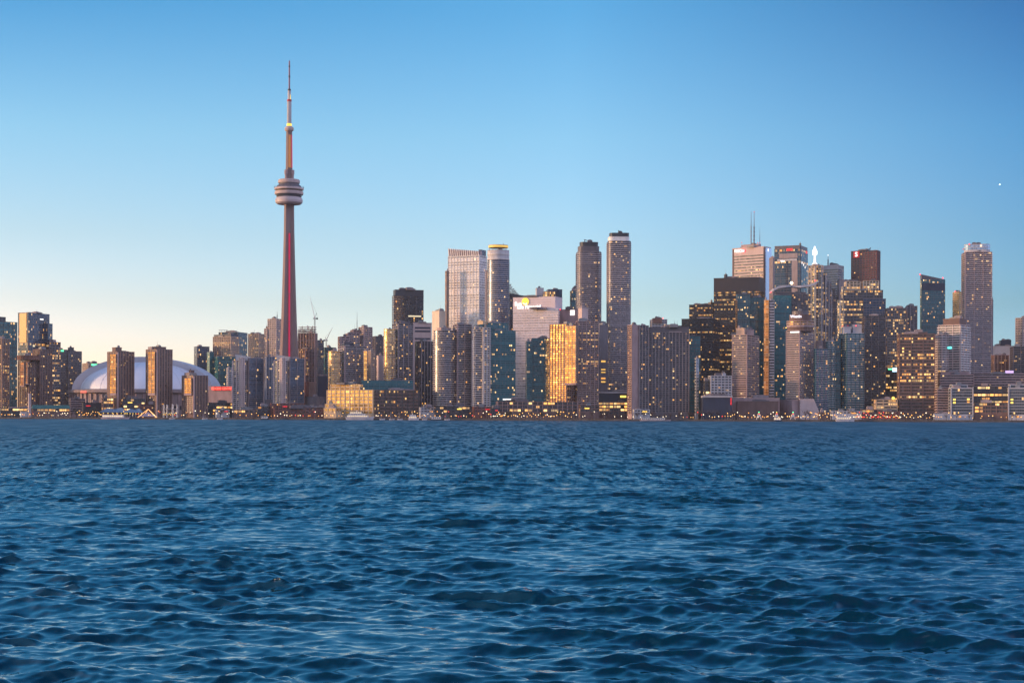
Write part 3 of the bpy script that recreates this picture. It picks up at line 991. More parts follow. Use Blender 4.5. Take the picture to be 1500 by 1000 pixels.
# --- the white gridded tower and its round neighbour
b = T('office_tower', 'white gridded tower with a slanting slatted top and a blue glass side', 390,
      [(655.5, 701.5, 712, 374, 'whitegrid', D(a=27)), (651.8, 653.5, 657, 397, 'tangrid', D(dd=6)), (700.5, 703.5, 711, 366, 'steelblue', D(dd=8, a=27, part='glass_side', roof=False))], 500)
pl = b.P[0]
A, C_ = pl[3], pl[0]
dv = C_ - A
ang = math.atan2(dv.y, dv.x)
L = dv.length
sl = MB()
for i in range(15):
    x = L * (i + .3) / 15
    zt = b.z(361.5) + (b.z(367.5) - b.z(361.5)) * i / 14
    sl.add([(x, 0, b.z(374)), (x + 1.3, 0, b.z(374)), (x + .3, 0, zt), (x - 1.0, 0, zt), (x, 1.2, b.z(374)), (x + 1.3, 1.2, b.z(374)), (x + .3, 1.2, zt), (x - 1.0, 1.2, zt)],
           [(0, 1, 2, 3), (7, 6, 5, 4), (1, 5, 6, 2), (4, 0, 3, 7), (3, 2, 6, 7)])
sl.build('roof_slats', W['white'], b.o, (A.x, A.y, 0), rz=ang)
m_ = MB()
m_.add([(0, 2, b.z(374)), (L, 2, b.z(374)), (L, 2, b.z(367.5)), (0, 2, b.z(362.5)), (0, 9, b.z(374)), (L, 9, b.z(374)), (L, 9, b.z(367.5)), (0, 9, b.z(362.5))],
       [(0, 1, 2, 3), (7, 6, 5, 4), (3, 2, 6, 7), (0, 3, 7, 4), (1, 5, 6, 2)])
m_.build('slanted_crown', W['mauve'], b.o, (A.x, A.y, 0), rz=ang)
b = T('condo_tower', 'round blue condo tower with a yellow lit ring on its roof', 300,
      [(713, 729, 745.5, 380, 'roundcondo', D(round_=44, glass='blue', k=.9)), (713.3, 729, 745.2, 366, 'plain', D(round_=44, yb=380.5, k=.9, dd=.6, part='crown', wall='lgrey', noglass=True)),
       (711.5, 713, 718, 396, 'balcony', D(dd=14))], 500)
for xx, yy in ((713.5, 378), (713.5, 371)):
    b.vol(712.6, 729, 745.9, yy, 'plain', yb=yy + 1.1, round_=44, k=.9, dd=-.6, part='crown_rim', wall='white', noglass=True, roof=False, parapet=False)
ring = b.vol(715, 729, 743.5, 358.5, 'plain', yb=362, round_=44, k=.9, dd=3, part='roof_ring', wall='sand', noglass=True, roof=False)
lr = slab_ring(ring[0], .35, ring[2] - ring[1] - .8, None, 'ring_light', glow('ring_glow', (1, .60, .08), .2))
link('ring_light', lr, b.o, (0, 0, ring[1] + .4))
for xx in (717, 722, 729, 736, 741): b.mast(xx, 366.5, 361.5, .35, 6, 'lgrey', 'ring_post')
b.mast(737.5, 358.5, 354.5, .3, 16)
b = T('unfinished_tower', 'dark tower with a slanting roof and red scaffold, right of the round condo', 420,
      [(744, 746.5, 759, 433, 'purple', D()), (756, 758, 771, 452, 'tealdark', D(dd=3))], 500)
rr = random.Random(9)
for i in range(9):
    p = at(746.5 + i * 1.5, 433.5, b.Y + 6 + rr.random() * 8)
    h = (20 - i * 1.9) * b.Y / F * rr.uniform(.7, 1)
    m_ = MB()
    m_.box(-.4, .4, -.4, .4, 0, h)
    for k in range(3): m_.box(-1.6, 1.6, -.5, .5, h * (k + 1) / 3 - .5, h * (k + 1) / 3)
    m_.build('scaffold_bay', W['brick' if i % 2 else 'mauve'], b.o, (p.x - b.org.x, p.y - b.org.y, p.z - GROUND))
m_ = MB()
p = at(745, 434, b.Y - 2)
e = [(at(x, y, b.Y - 2) - p) for x, y in ((745, 429), (752, 430.5), (768, 433), (768, 434.6), (745, 434.6))]
m_.add([(v.x, 0, v.z) for v in e] + [(v.x, 26, v.z) for v in e], [(4, 3, 2, 1, 0), (5, 6, 7, 8, 9), (0, 1, 6, 5), (1, 2, 7, 6), (2, 3, 8, 7), (3, 4, 9, 8), (4, 0, 5, 9)])
m_.build('slanted_roof', W['dark'], b.o, (p.x - b.org.x, p.y - b.org.y, p.z - GROUND))
# --- the pinkish office with the sun emblem
b = T('office_tower', 'broad pinkish granite office with a lit sun emblem and white lettering', 240,
      [(751, 812.8, 814, 434.5, 'sunlife', D(noglass=True, yb=456, dd=2, a=20, depth=30, part='upper_block')), (751, 817.5, 819.5, 452.5, 'sunlife', D(a=20)),
       (818, 848.5, 850, 453, 'sunlife', D(dd=8, a=20, wall='mauve', part='right_wing', noglass=True))], 592)
pl = b.P[0]
for i in range(5): b.panel(pl, 3, .5, b.z(438.5 + i * 3.4), 52, .35, W['mauve'], 'panel_joint', .2, .03)
sun_e = MB()
sun_e.lathe([(.01, -.5), (4.6, -.5), (5.2, -.2), (5.2, .2), (4.6, .5), (.01, .5)], 24)
pp, ang = b.face(pl, 3, .30, b.z(440.5), 1.2)
se = sun_e.build('sun_emblem', glow('sun_emblem_glow', (1, .62, .04), .42), b.o, pp)
se.rotation_euler = (math.pi / 2, 0, ang)
arc = MB()
for k in range(7):
    q0, q1 = R(-35 - k * 16), R(-35 - (k + 1) * 16)
    arc.tube((3.6 * math.cos(q0), 3.6 * math.sin(q0), .7), (3.6 * math.cos(q1), 3.6 * math.sin(q1), .7), .7)
arc.build('emblem_globe', glow('emblem_pale', (1, .9, .5), .6), se)
b.text('Sun', pl, 3, .13, b.z(443.8), 7.6, WHT, bold=.12)
b.text('Life Financial', pl, 3, .385, b.z(448.6), 7.0, WHT, bold=.12)
b.panel(b.P[2], 3, .66, b.z(457), 6.5, 7.2, WHT)
for t_, z_ in ((.60, 457), (.69, 456.2), (.68, 458.4)): b.panel(b.P[2], 3, t_, b.z(z_), 1.1, 1.4, W['lgrey'], 'sign_mark', .2, .85)
b.lamp(820.5, 453, RED, 6)
T('office_building', 'grey roof plant block between the pinkish office and the ribbed crown tower', 232, [(846.5, 852, 861, 451.5, 'pinkoffice', D(noglass=True)), (850, 852, 856, 447, 'plaingrey', D(dd=4, yb=453, part='penthouse'))], 500)
T('office_tower', 'pale grey block just behind the sun emblem office', 620, [(784, 785.5, 796, 422, 'greyoffice', D(noglass=True))], 480)
b = T('office_tower', 'dark tower with a raised frame behind the pinkish office', 600, [(795, 797, 813, 427, 'steelblue', D()), (800, 803, 823, 424, 'steelblue', D(dd=10, wall='dark'))], 480)
b.panel(b.P[1], 0, .55, b.z(431), 11, 13, W['navy'], 'dark_gap', .4, .2)
T('office_tower', 'dark slab tucked behind the shorter of the twin banded towers', 520, [(834.5, 836.5, 846, 426, 'tealdark', D()), (839, 840.5, 850, 420, 'purple', D(dd=20))], 480)
# --- twin banded towers
b = T('condo_tower', 'shorter twin tower banded by balconies, with a dark crown', 330,
      [(844.5, 861, 878.6, 368.5, 'twin', D(round_=28, p=5, k=.85, rot=.12)), (846, 861, 876.5, 361, 'plain', D(round_=28, p=5, k=.85, rot=.12, dd=2, yb=370, part='crown_base', wall='slate', noglass=True, roof=False)),
       (848.5, 861, 875, 354.8, 'plain', D(round_=28, p=4, k=.85, rot=.12, dd=4, yb=362, part='crown', wall='dark', noglass=True))], 500, group='twin banded towers')
m_ = MB(); p = at(856.5, 354.5, b.Y + 15); m_.tube((0, 0, 0), (0, 0, 2.5), .6); m_.tube((-1, 0, 3.5), (6.5, 0, 1.4), .55)
m_.build('roof_crane', W['dark'], b.o, (p.x - b.org.x, p.y - b.org.y, p.z - GROUND))
b = T('condo_tower', 'taller twin tower banded by balconies, with a white band under its dark crown', 280,
      [(889.6, 906, 921.8, 353, 'twin', D(round_=28, p=6, k=.85, rot=.10)), (890.2, 906, 920.6, 347, 'plain', D(round_=28, p=6, k=.85, rot=.1, dd=2, yb=354, part='crown_base', wall='white', noglass=True, roof=False)),
       (892, 906, 920, 341.5, 'plain', D(round_=28, p=6, k=.85, rot=.1, dd=4, yb=348, part='crown', wall='dark', noglass=True))], 574, group='twin banded towers')
m_ = MB(); p = at(906.5, 341.5, b.Y + 15); m_.tube((0, 0, 0), (0, 0, 2), .6); m_.tube((-1.2, 0, 4), (2.5, 0, 1.4), .55)
m_.build('roof_crane', W['dark'], b.o, (p.x - b.org.x, p.y - b.org.y, p.z - GROUND))
T('office_building', 'dark low block between the twin banded towers', 420, [(862, 866, 890, 474, 'purple', D())], 560)
b = T('office_building', 'dark narrow block with gold lit floors left of the taller banded tower', 160, [(870, 878, 890, 476, 'plain', D(wall='slate'))], 600)
for yy, hh in ((529, 4), (541, 2.6), (545, 2.2), (554, 4), (559, 3)): b.panel(b.P[0], 0, .45, b.z(yy), 7, hh * .6, glow('gold_light', (1, .55, .10), .25) if yy % 2 else glow('amber_light', (1, .42, .08), .25), 'lit_floor', .4, .2)
b = T('shop_podium', 'dark podium with a white roof band under the taller banded tower', 130, [(873, 876, 927, 575.5, 'plain', D(wall='navy')), (874, 876, 922, 589, 'shops', D(dd=-12, part='shop_front'))])
b.vol(871.5, 874.5, 928, 573.3, 'plain', yb=576, dd=-3, part='roof_band', wall='lgrey', noglass=True, roof=False, parapet=False)
b.panel(b.P[0], 0, .72, b.z(580.5), 8, 2.6, YEL, 'lit_window')
# --- pink concrete pair with a gold mirrored bay
b = T('hotel_tower', 'pink concrete tower with a tall gold mirrored bay and a brown right wing', 85,
      [(804.8, 830, 846, 474.5, 'concrete', D(a=35, glass='gold')), (843, 846, 877, 470.5, 'brownwide', D(dd=10, ratio=.6)), (827, 843.2, 845, 477, 'gold', D(dd=-24, a=33, yb=563.5, part='gold_bay'))], 602)
T('condo_tower', 'dark teal glass condo in front of the pinkish office', 115, [(770, 771.5, 779.5, 500.5, 'tealtower', D()), (778, 779.5, 805.5, 495.8, 'tealtower', D(dd=5))], 590)
b = T('condo_tower', 'teal glass condo with a cream strip and white balconies on its left', 92,
      [(694.5, 696, 706.5, 479, 'whitebalc', D(dd=4)), (705.5, 708, 718, 480, 'whiteres', D(wall='cream')), (703, 714.5, 744, 473, 'tealtower', D(dd=16)), (716, 717.5, 755, 484.5, 'tealtower', D(dd=6))], 600)
b.vol(697, 703, 722, 475.5, 'plain', yb=480, dd=6, part='roof_fin', wall='teal', noglass=True, roof=False)
b.vol(699, 707, 714, 470.5, 'plain', yb=476.5, dd=12, part='penthouse', wall='sand', noglass=True)
b.panel(b.P[3], 0, .68, b.z(584.5), 12, 1.6, WHT, 'lit_canopy')
T('condo_tower', 'rounded mauve condo wrapped in balconies, left of the teal one', 100,
  [(635, 650, 667, 484, 'balcony', D(round_=40, k=.8)), (664, 670, 690.5, 475, 'balcony', D(dd=8)), (640, 646, 660, 480, 'plain', D(yb=486, dd=12, part='penthouse', wall='mauve'))], 600)
T('quay_warehouse', 'long low dark hall with a mauve frame and shop lights on the quay', 45, [(727.5, 729, 846, 588.5, 'quay', D(depth=30)), (740, 742, 760, 586, 'plain', D(dd=12, yb=590, part='roof_box'))])
# --- gold warehouse on the quay
b = T('quay_warehouse', 'long warehouse with gold glowing front, dark right wing and glass roof storeys', 62,
      [(478.5, 546.5, 549, 571.3, 'goldhall', D(a=31, depth=30)), (544, 547.5, 614, 571.5, 'darkhall', D(dd=3, depth=26)), (528, 531, 605, 557.5, 'tealtower', D(dd=22, part='glass_storeys', depth=20)),
       (484, 527, 529, 563, 'yellowlow', D(dd=14, a=30, part='roof_storeys', depth=16, glass='gold'))])
T('cafe_pavilion', 'small gold lit terraced pavilion before the gold warehouse', 26, [(474.5, 492, 500, 598, 'goldhall', D(a=30)), (476, 488, 491, 592, 'goldhall', D(dd=6, a=30, part='upper_storey'))])
T('exhibition_hall', 'low grey curved hall beside the gold warehouse', 150, [(447, 462, 479, 581, 'plaingrey', D(round_=20, k=.6, wall='slate'))])
T('exhibition_hall', 'low pale blue glass front below the grey curved hall', 90, [(445.5, 447, 479, 595.5, 'cube', D(noglass=False))])
# --- the wide grey condo block
b = T('condo_tower', 'pink slab with a blank concrete wall beside the wide grey block', 75,
      [(919, 925.5, 937, 476, 'brownlit', D(wall='mauve', edges=(3,), glass='res')), (934, 936, 950, 477, 'greyblue', D(dd=3, glass='res'))], 606)
T('condo_tower', 'wide grey block of flats with scattered lit windows and a plain crown', 88,
  [(948.5, 950, 1009.5, 487, 'greyblue', D(ratio=.4)), (949, 950.5, 1009, 479.5, 'plain', D(yb=488, dd=1, part='crown', wall='slate')), (1006, 1009, 1026, 492, 'tealdark', D(dd=10)), (1017.5, 1019.5, 1023.5, 525, 'pale', D(dd=-8, part='glass_fin'))], 604)
b = T('office_building', 'small white tower top with a brown block, behind the wide grey flats', 540, [(951.5, 954.5, 977, 468, 'lowwhite', D()), (955, 956, 969, 466.3, 'plain', D(dd=-2, yb=473, wall='dbrown', part='roof_block'))], 500)
b.lamp(971, 466, RED, -4)
T('office_building', 'low pink rooftops behind the wide grey flats, with red roof lights', 560, [(974, 978, 1000, 477, 'pinkoffice', D())], 500).mast(988, 477, 468, .4, 10)
# --- the black towers
T('black_tower', 'black steel tower, the low front one of the black group', 520, [(998, 1044, 1054, 466.5, 'black', D(a=14))], 560, group='black steel towers')
T('black_tower', 'black steel tower, the narrow rear one at the left of the black group', 650, [(1009, 1044, 1047, 446, 'black', D(a=10)), (1037, 1041, 1045, 443, 'plain', D(dd=8, yb=447, wall='black', part='penthouse'))], 560, group='black steel towers')
T('black_tower', 'black steel tower, the tallest of the black group, with lit rows', 620, [(1045, 1112, 1118.6, 406, 'black', D(a=12, crown=22)), (1060, 1062, 1065, 402.5, 'plain', D(dd=20, yb=407, wall='black', part='penthouse'))], 575, group='black steel towers')
# --- the white banded bank tower with masts
b = T('bank_tower', 'tallest white tower with dark window bands, two masts and small lit lettering', 800,
      [(1072, 1118, 1128.3, 361, 'bmo', D(a=30, crown=13)), (1085, 1110, 1114, 357.5, 'plain', D(dd=16, yb=362, a=30, wall='mauve', part='penthouse'))], 470)
pl = b.P[0]
b.panel(pl, 3, .03, b.z(415), 3.0, b.z(362.5) - b.z(468), W['dbrown'], 'corner_recess', .5, .2)
b.panel(pl, 0, .14, b.z(415), 9, b.z(362.5) - b.z(468), W['dbrown'], 'corner_recess', .5, .2)
b.panel(pl, 0, .64, b.z(415), 22, b.z(362.5) - b.z(468), G['pale'], 'glass_side', .5, .2)
b.text('BMO', pl, 3, .20, b.z(365.3), 7.0, WHT, bold=.25)
rd = MB(); rd.lathe([(.01, -.3), (3.4, -.3), (3.4, .3), (.01, .3)], 20)
pp, ang = b.face(pl, 3, .365, b.z(365.3), .9)
ro = rd.build('round_emblem', RED, b.o, pp); ro.rotation_euler = (math.pi / 2, 0, ang)
mm_ = MB()
for x0, y0, x1, y1 in ((-1.7, -1.0, -1.7, 1.6), (-1.7, 1.6, 0, 0), (0, 0, 1.7, 1.6), (1.7, 1.6, 1.7, -1.0), (-1.9, -1.9, 1.9, -1.9)): mm_.tube((x0, y0, .5), (x1, y1, .5), .45)
mm_.build('emblem_mark', WHT, ro)
b.panel(pl, 0, .6, b.z(365.3), 2.4, 4.5, WHT)
b.mast(1100.2, 357.5, 309, .95, 20); b.mast(1104.6, 357.5, 310, 1.15, 22, light=REDDIM); b.mast(1113, 357.5, 332, .5, 24)
for xx in (1086.5, 1110, 1113): b.lamp(xx, 355.5, REDDIM, 16)
T('office_tower', 'narrow grey slab right of the white banded tower', 700, [(1126, 1131.5, 1134, 378, 'plaingrey', D(wall='grey'))], 530)
b = T('bank_tower', 'blue grey glass tower with slanted facets and two red signs', 740,
      [(1133.5, 1171, 1182.5, 364, 'steelblue', D(a=15)), (1134, 1171, 1182, 359.5, 'pale', D(a=15, yb=366, dd=1.5, part='glass_parapet', noglass=True, wall='slate')), (1170, 1172, 1173, 357, 'plain', D(dd=3, part='corner_fin', yb=440, wall='dark'))], 460)
pl = b.P[0]
b.panel(pl, 3, .60, b.z(365), 11, 4.2, REDDIM); b.panel(pl, 0, .8, b.z(366.5), 6, 4.5, REDDIM)
b.panel(pl, 3, .55, b.z(374), 32, 8, W['grey'], 'louvre_band', .5, .2)
b.panel(pl, 3, .5, b.z(380), 34, 3, W['lgrey'], 'louvre_band', .5, .25)
b.panel(pl, 3, .80, b.z(415), 10, b.z(383) - b.z(450), W['grey'], 'grey_fin', .5, .25)
for t_, yy in ((.3, 381.5), (.36, 381.8)): b.panel(pl, 3, t_, b.z(yy), 4, 2, WHT, 'lit_floor', .4, .5)
for k, yy in ((.25, 384), (.45, 386), (.65, 389)): b.panel(pl, 0, k, b.z(yy), 1.5, 4, WHT, 'lit_floor', .4, .3)
# --- stepped tower with a glowing spire
b = T('spire_tower', 'stepped grey tower crowned by a glowing white spire', 690,
      [(1183, 1203, 1205.5, 388.5, 'deco', D(a=20)), (1184, 1209, 1211.5, 400, 'deco', D(a=20, dd=5, wall='slate')), (1185, 1214, 1217, 412, 'deco', D(a=20, dd=10, wall='slate', glass='blueoff')),
       (1186, 1218, 1223, 424, 'deco', D(a=20, dd=15, glass='dark')), (1188, 1193, 1194, 390, 'crown', D(a=20, dd=-3, part='lit_bay'))], 500)
sp = MB()
s_ = b.Y / F
p = at(1193.5, 388, b.Y + 12)
sp.lathe([(4.6 * s_, 0), (3.8 * s_, 2 * s_), (2.0 * s_, 4 * s_), (1.4 * s_, 13 * s_), (1.8 * s_, 14 * s_)], 12)
so = sp.build('spire', glow('spire_glow', (1, .93, .86), .24), b.o, (p.x - b.org.x, p.y - b.org.y, p.z - GROUND))
sp = MB()
sp.lathe([(1.6 * s_, 14 * s_), (3.5 * s_, 15 * s_), (3.7 * s_, 20 * s_), (3.0 * s_, 22 * s_), (1.6 * s_, 24 * s_), (1.2 * s_, 26.5 * s_), (.5 * s_, 27.5 * s_)], 12)
sp.build('lantern', glow('lantern_glow', (1, .97, .93), .5), so)
T('bank_tower', 'pale grey tower with a dark side and a mast, right of the glowing spire', 760,
  [(1205.5, 1227, 1235.5, 388.5, 'greyoffice', D(a=22, crown=6)), (1211, 1226, 1230, 388, 'plain', D(dd=5, yb=390, a=22, wall='lgrey', part='penthouse'))], 480).mast(1213, 388, 373.5, .9, 12, light=WHT)
T('office_building', 'low rooftop with steam vents between the grey tower and the red tower', 700, [(1226, 1229, 1248, 410, 'plaingrey', D())], 440)
b = T('bank_tower', 'dark red granite tower with an illuminated letter on a red panel', 760,
      [(1246, 1284, 1288.6, 366.5, 'redgrid', D(a=16)), (1284, 1285, 1289, 370.5, 'plain', D(dd=14, wall='navy', part='blue_side'))], 430)
sg = b.panel(b.P[0], 3, .21, b.z(371.5), 10.5, 10.5, glow('sign_red', (1, .015, .01), .10), out=.9)
b.text('S', b.P[0], 3, .21, b.z(371.6), 10.5, WHT, out=1.5, bold=.2)
m_ = MB(); p = at(1274, 366, b.Y + 12); m_.tube((-8, 0, .5), (1, 0, 1.6), .5); m_.tube((0, 0, 0), (1.2, 0, 4.2), 1.0, .7)
m_.build('roof_crane', W['dark'], b.o, (p.x - b.org.x, p.y - b.org.y, p.z - GROUND))
# --- stepped tower with a gold lit crown
T('office_tower', 'stepped tower with gold lit crown blocks below the dark red tower', 470,
  [(1236, 1239, 1260, 412.5, 'crown', D(yb=428, dd=6, part='crown_block')), (1262, 1264, 1287, 411.5, 'crown', D(yb=428, dd=6, part='crown_block')), (1230.5, 1235, 1293, 425.5, 'litoffice', D(ratio=.7)),
   (1226, 1230, 1236, 440, 'crown', D(dd=-4, part='lit_bay')), (1260, 1264, 1297, 438, 'litoffice', D(dd=-5, glass='blueoff')), (1232, 1234, 1239, 420, 'crown', D(dd=3, part='lit_bay'))], 520)
# --- teal tower with the sail roof
b = T('condo_tower', 'teal glass tower under a curved white sail shaped roof', 320,
      [(1132, 1134, 1159, 433, 'tealtower', D()), (1157, 1159.5, 1183, 431, 'bluecondo', D(dd=6))], 590)
for name, pts, wd in (('sail_roof', [(1127.5, 428.5), (1132, 423), (1140, 419.3), (1150, 418.2), (1161, 418.6)], 3.2), ('sail_roof', [(1160, 419.4), (1172, 418.6), (1184, 417.2), (1193, 414.5), (1199, 411.2)], 3.2)):
    m_ = MB()
    Yc = b.Y + 8
    P_ = [at(x, y, Yc) for x, y in pts]
    base = P_[0]
    top, bot = [], []
    for i, q_ in enumerate(P_):
        th = wd * (1.0 if 0 < i < 4 else .35)
        for y_, lst in ((-7, top), (12, top)): lst.append((q_.x - base.x, y_ * (1 if 0 < i < 4 else .6), q_.z - base.z))
        for y_, lst in ((-7, bot), (12, bot)): lst.append((q_.x - base.x, y_ * (1 if 0 < i < 4 else .6), q_.z - base.z - th))
    v = top + bot
    f = []
    for i in range(4):
        a0 = 2 * i
        f += [(a0, a0 + 2, a0 + 3, a0 + 1), (10 + a0, 11 + a0, 13 + a0, 12 + a0), (a0, 10 + a0, 12 + a0, a0 + 2), (a0 + 1, a0 + 3, 13 + a0, 11 + a0)]
    f += [(0, 1, 11, 10), (8, 18, 19, 9)]
    m_.add(v, f)
    m_.build(name, W['lgrey'], b.o, (base.x - b.org.x, base.y - b.org.y, base.z - GROUND))
for xx in (1138, 1148, 1158, 1166, 1176): b.mast(xx, 433, 421, .5, 10, 'steel', 'roof_post')
b.lamp(1159.5, 414.5, glow('sail_lamp', (1, .75, .45), 1.6), 4, 2.2, 'roof_lamp'); b.mast(1155.5, 419, 402, .4, 14)
b.vol(1134, 1136, 1180, 428.5, 'plain', yb=433, dd=10, part='mechanical_floor', wall='slate', noglass=True, roof=False)
b.lamp(1129, 428, RED, 2); b.lamp(1194, 411, RED, 2)
T('office_tower', 'thin copper lit strip of a tower left of the sail roofed tower', 300, [(1118.6, 1125.6, 1126.8, 439.5, 'copperstrip', D(a=27)), (1125, 1126.5, 1134, 440, 'greyoffice', D(dd=10))], 586)
T('condo_tower', 'paired green glass condo with a copper lit left edge', 350, [(1078, 1079.5, 1098, 431, 'tealtower', D(wall='slate')), (1096, 1098, 1120, 436, 'tealtower', D(dd=4, wall='dark')), (1076.8, 1079, 1079.6, 440, 'copperstrip', D(a=44, dd=-3, part='lit_edge'))], 586)
# --- the two concrete hotel slabs
b = T('hotel_tower', 'concrete hotel tower capped by a round revolving restaurant', 95,
      [(1151, 1171, 1192.3, 484, 'westin', D(a=20)), (1153, 1171, 1191, 479, 'plain', D(yb=485, round_=24, k=.8, dd=3, part='cap_base', wall='dbrown', noglass=True, roof=False)),
       (1152.2, 1171, 1191.5, 470, 'westin', D(yb=479, round_=24, k=.8, dd=2, part='restaurant', glass='gold', wall='mauve', roof=False)), (1156, 1171, 1188, 461, 'plain', D(yb=470, round_=24, k=.8, dd=5, part='cap', wall='dbrown', noglass=True)),
       (1160, 1171, 1184, 456, 'plain', D(yb=462, round_=20, k=.8, dd=9, part='cap_top', wall='slate', noglass=True))], 586)
b.text('Westin', b.P[3], 22, .5, b.z(463.4, 5), 5.2, glow('pale_sign', (.9, .85, .95), .35), bold=.1, out=1.2)
b.panel(b.P[0], 3, .66, b.z(486.2), 12, 1.7, WHT, 'lit_window', .4, .9)
b.lamp(1151.5, 480, YEL, -3, .8)
# flared foot of the hotel
b.vol(1137, 1160, 1200, 586, 'plain', dd=-8, part='podium', wall='mauve', noglass=True, depth=40)
m_ = MB()
pf = [at(1190, 586, b.Y - 6), at(1198, 610, b.Y - 6)]
xx0, xx1 = at(1172, 600, b.Y - 9).x - b.org.x, at(1192, 600, b.Y - 9).x - b.org.x
xx2 = at(1202.5, 600, b.Y - 9).x - b.org.x
m_.add([(xx0, 0, 0), (xx2, 0, 0), (xx2, 0, 5), (xx1, 0, b.z(584)), (xx0, 0, b.z(584)), (xx0, 26, 0), (xx2, 26, 0), (xx2, 26, 5), (xx1, 26, b.z(584)), (xx0, 26, b.z(584))],
       [(0, 1, 2, 3, 4), (9, 8, 7, 6, 5), (4, 3, 8, 9), (3, 2, 7, 8), (1, 6, 7, 2), (0, 4, 9, 5)])
pb = at(1172, 600, b.Y - 9)
m_.build('flared_buttress', W['pink'], b.o, (0, pb.y - b.org.y, 0))
b = T('hotel_tower', 'plain grey hotel tower with a two part roof block, left of the round capped one', 105,
      [(1072, 1094, 1111.5, 490.5, 'westin', D(a=20)), (1078, 1090, 1092, 481, 'plain', D(yb=491, dd=7, a=30, wall='tan', part='penthouse')), (1091, 1093, 1104, 483.5, 'plain', D(yb=491, dd=10, wall='mauve', part='penthouse'))], 586)
T('hotel_podium', 'wide blank concrete podium joining the two hotel towers', 70, [(1068, 1072, 1142, 583, 'blank', D(depth=34)), (1072, 1080, 1140, 588, 'blank', D(dd=-6, part='podium_step', depth=8, wall='dbrown'))])
b = T('office_building', 'low white banded office with dark side bays left of the hotels', 62, [(1036, 1041, 1072, 550.5, 'lowwhite', D(depth=22)), (1030, 1033, 1041, 558, 'darkshops', D(dd=3)), (1056, 1058, 1063, 547, 'plain', D(yb=551, dd=8, wall='lgrey', part='roof_block'))], 604)
b = T('ferry_terminal', 'dark terminal hall with a pale blue roof edge and red end panel', 36, [(1027, 1029.5, 1072, 581, 'darkshops', D(wall='navy', noglass=True, depth=26))])
b.vol(1026.5, 1029, 1073, 579.3, 'plain', yb=582, dd=-2, part='roof_edge', wall='lgrey', noglass=True, roof=False, parapet=False, depth=30)
b.panel(b.P[0], 0, .97, b.z(587.5), 1.3, 9, REDDIM)
# --- right of the hotels
T('condo_tower', 'low blue glass condo right of the round capped hotel', 100, [(1192.5, 1194.5, 1213, 510.5, 'seaglass', D(wall='slate', glass='blue')), (1210, 1212, 1223, 500, 'seaglass', D(dd=8)), (1220, 1222, 1231, 496, 'tealtower', D(dd=12, wall='slate'))], 604)
b = T('condo_tower', 'teal glass condo with a pale sloped roof house', 108, [(1229, 1240, 1265.5, 488, 'seaglass', D()), (1233, 1236, 1246, 479, 'plain', D(yb=489, dd=4, wall='lgrey', part='roof_house')), (1247, 1249, 1262, 476, 'plain', D(yb=489, dd=6, wall='lgrey', part='roof_house'))], 606)
for xx in (1234, 1242, 1254): b.lamp(xx, 477, RED if xx != 1242 else PINKLED, 2, .7)
T('condo_tower', 'tall purple grey condo right of the teal glass condo', 150, [(1263, 1266, 1297, 463, 'purple', D())], 604)
T('office_tower', 'office block full of gold lit floors, right of the stepped crown tower', 360, [(1296, 1299, 1327, 451.5, 'litoffice', D()), (1326, 1328, 1343.5, 448.5, 'greyblue', D(dd=12))], 560)
b = T('office_building', 'dark office with a bright bluish screen left of the amber office', 190, [(1294, 1297, 1316, 540, 'litoffice', D(wall='dark'))], 600)
b.panel(b.P[0], 0, .72, b.z(541.5), 6.5, 5, glow('screen', (.45, .75, 1), .8), 'screen')
b.panel(b.P[0], 0, .35, b.z(540.5), 5, 1.5, GRN)
T('waterfront_hall', 'low sand coloured hall with a bright lamp left of the amber office', 60, [(1279, 1283, 1315, 585.5, 'yellowlow', D(depth=20))]).lamp(1308.5, 583, YEL, -4, 2.0, 'flood_lamp')
b = T('office_tower', 'dark blue glass tower with a slanting roof line and red corner lights', 660, [(1347.5, 1349.5, 1384, 402, 'tealtower', D(a=70, wall='slate', slope=(402, 409, 409, 402)))], 500)
b.panel(b.P[0], 0, .5, b.z(420), 38, 12, W['navy'], 'louvre_band', .5, .3)
b.lamp(1347.5, 402, RED, 2, 1.1); b.lamp(1381, 407, RED, 2, 1.1)
T('office_tower', 'square brown office with rows of amber lit windows by the water', 72, [(1314, 1317, 1369.5, 489.5, 'amber', D(ratio=.6)), (1324, 1326, 1358, 487, 'plain', D(yb=491, dd=10, wall='dbrown', part='penthouse'))], 606)
b = T('condo_tower', 'cream condo with deep curved balconies on its left, right of the amber office', 112,
      [(1374, 1406.5, 1420, 475.5, 'creamband', D(a=24)), (1381, 1405, 1415, 466.5, 'plain', D(yb=477, dd=6, a=26, wall='dbrown', part='penthouse')), (1371, 1380, 1388, 490, 'creamband', D(round_=18, dd=5, part='rounded_end'))], 600)
b.panel(b.P[0], 3, .42, b.z(509), 13, 2.4, glow('cyan_sign', (.1, .8, .75), .6), 'lit_window', .4, 2.2)
b = T('condo_tower', 'tallest tower at the right, ribbed mauve with a pale rounded crown', 430,
      [(1408.5, 1413.5, 1452.5, 369.5, 'rightcondo', D(ratio=.7)), (1412, 1430, 1449, 358, 'pale', D(yb=370, round_=24, p=4, k=.7, dd=4, part='crown', wall='lgrey')), (1452, 1453, 1454.5, 440, 'plain', D(dd=20, wall='slate', part='side_wall', noglass=True))], 560)
b.lamp(1420, 357.5, RED, 6, .9); b.lamp(1411, 365, REDDIM, 0, .9)
T('office_tower', 'slim tower with a gold lit left face behind the tall ribbed tower', 540, [(1395, 1404.5, 1409, 427.5, 'gold', D(a=49, wall='cream'))], 480).lamp(1399, 427, RED, 0)
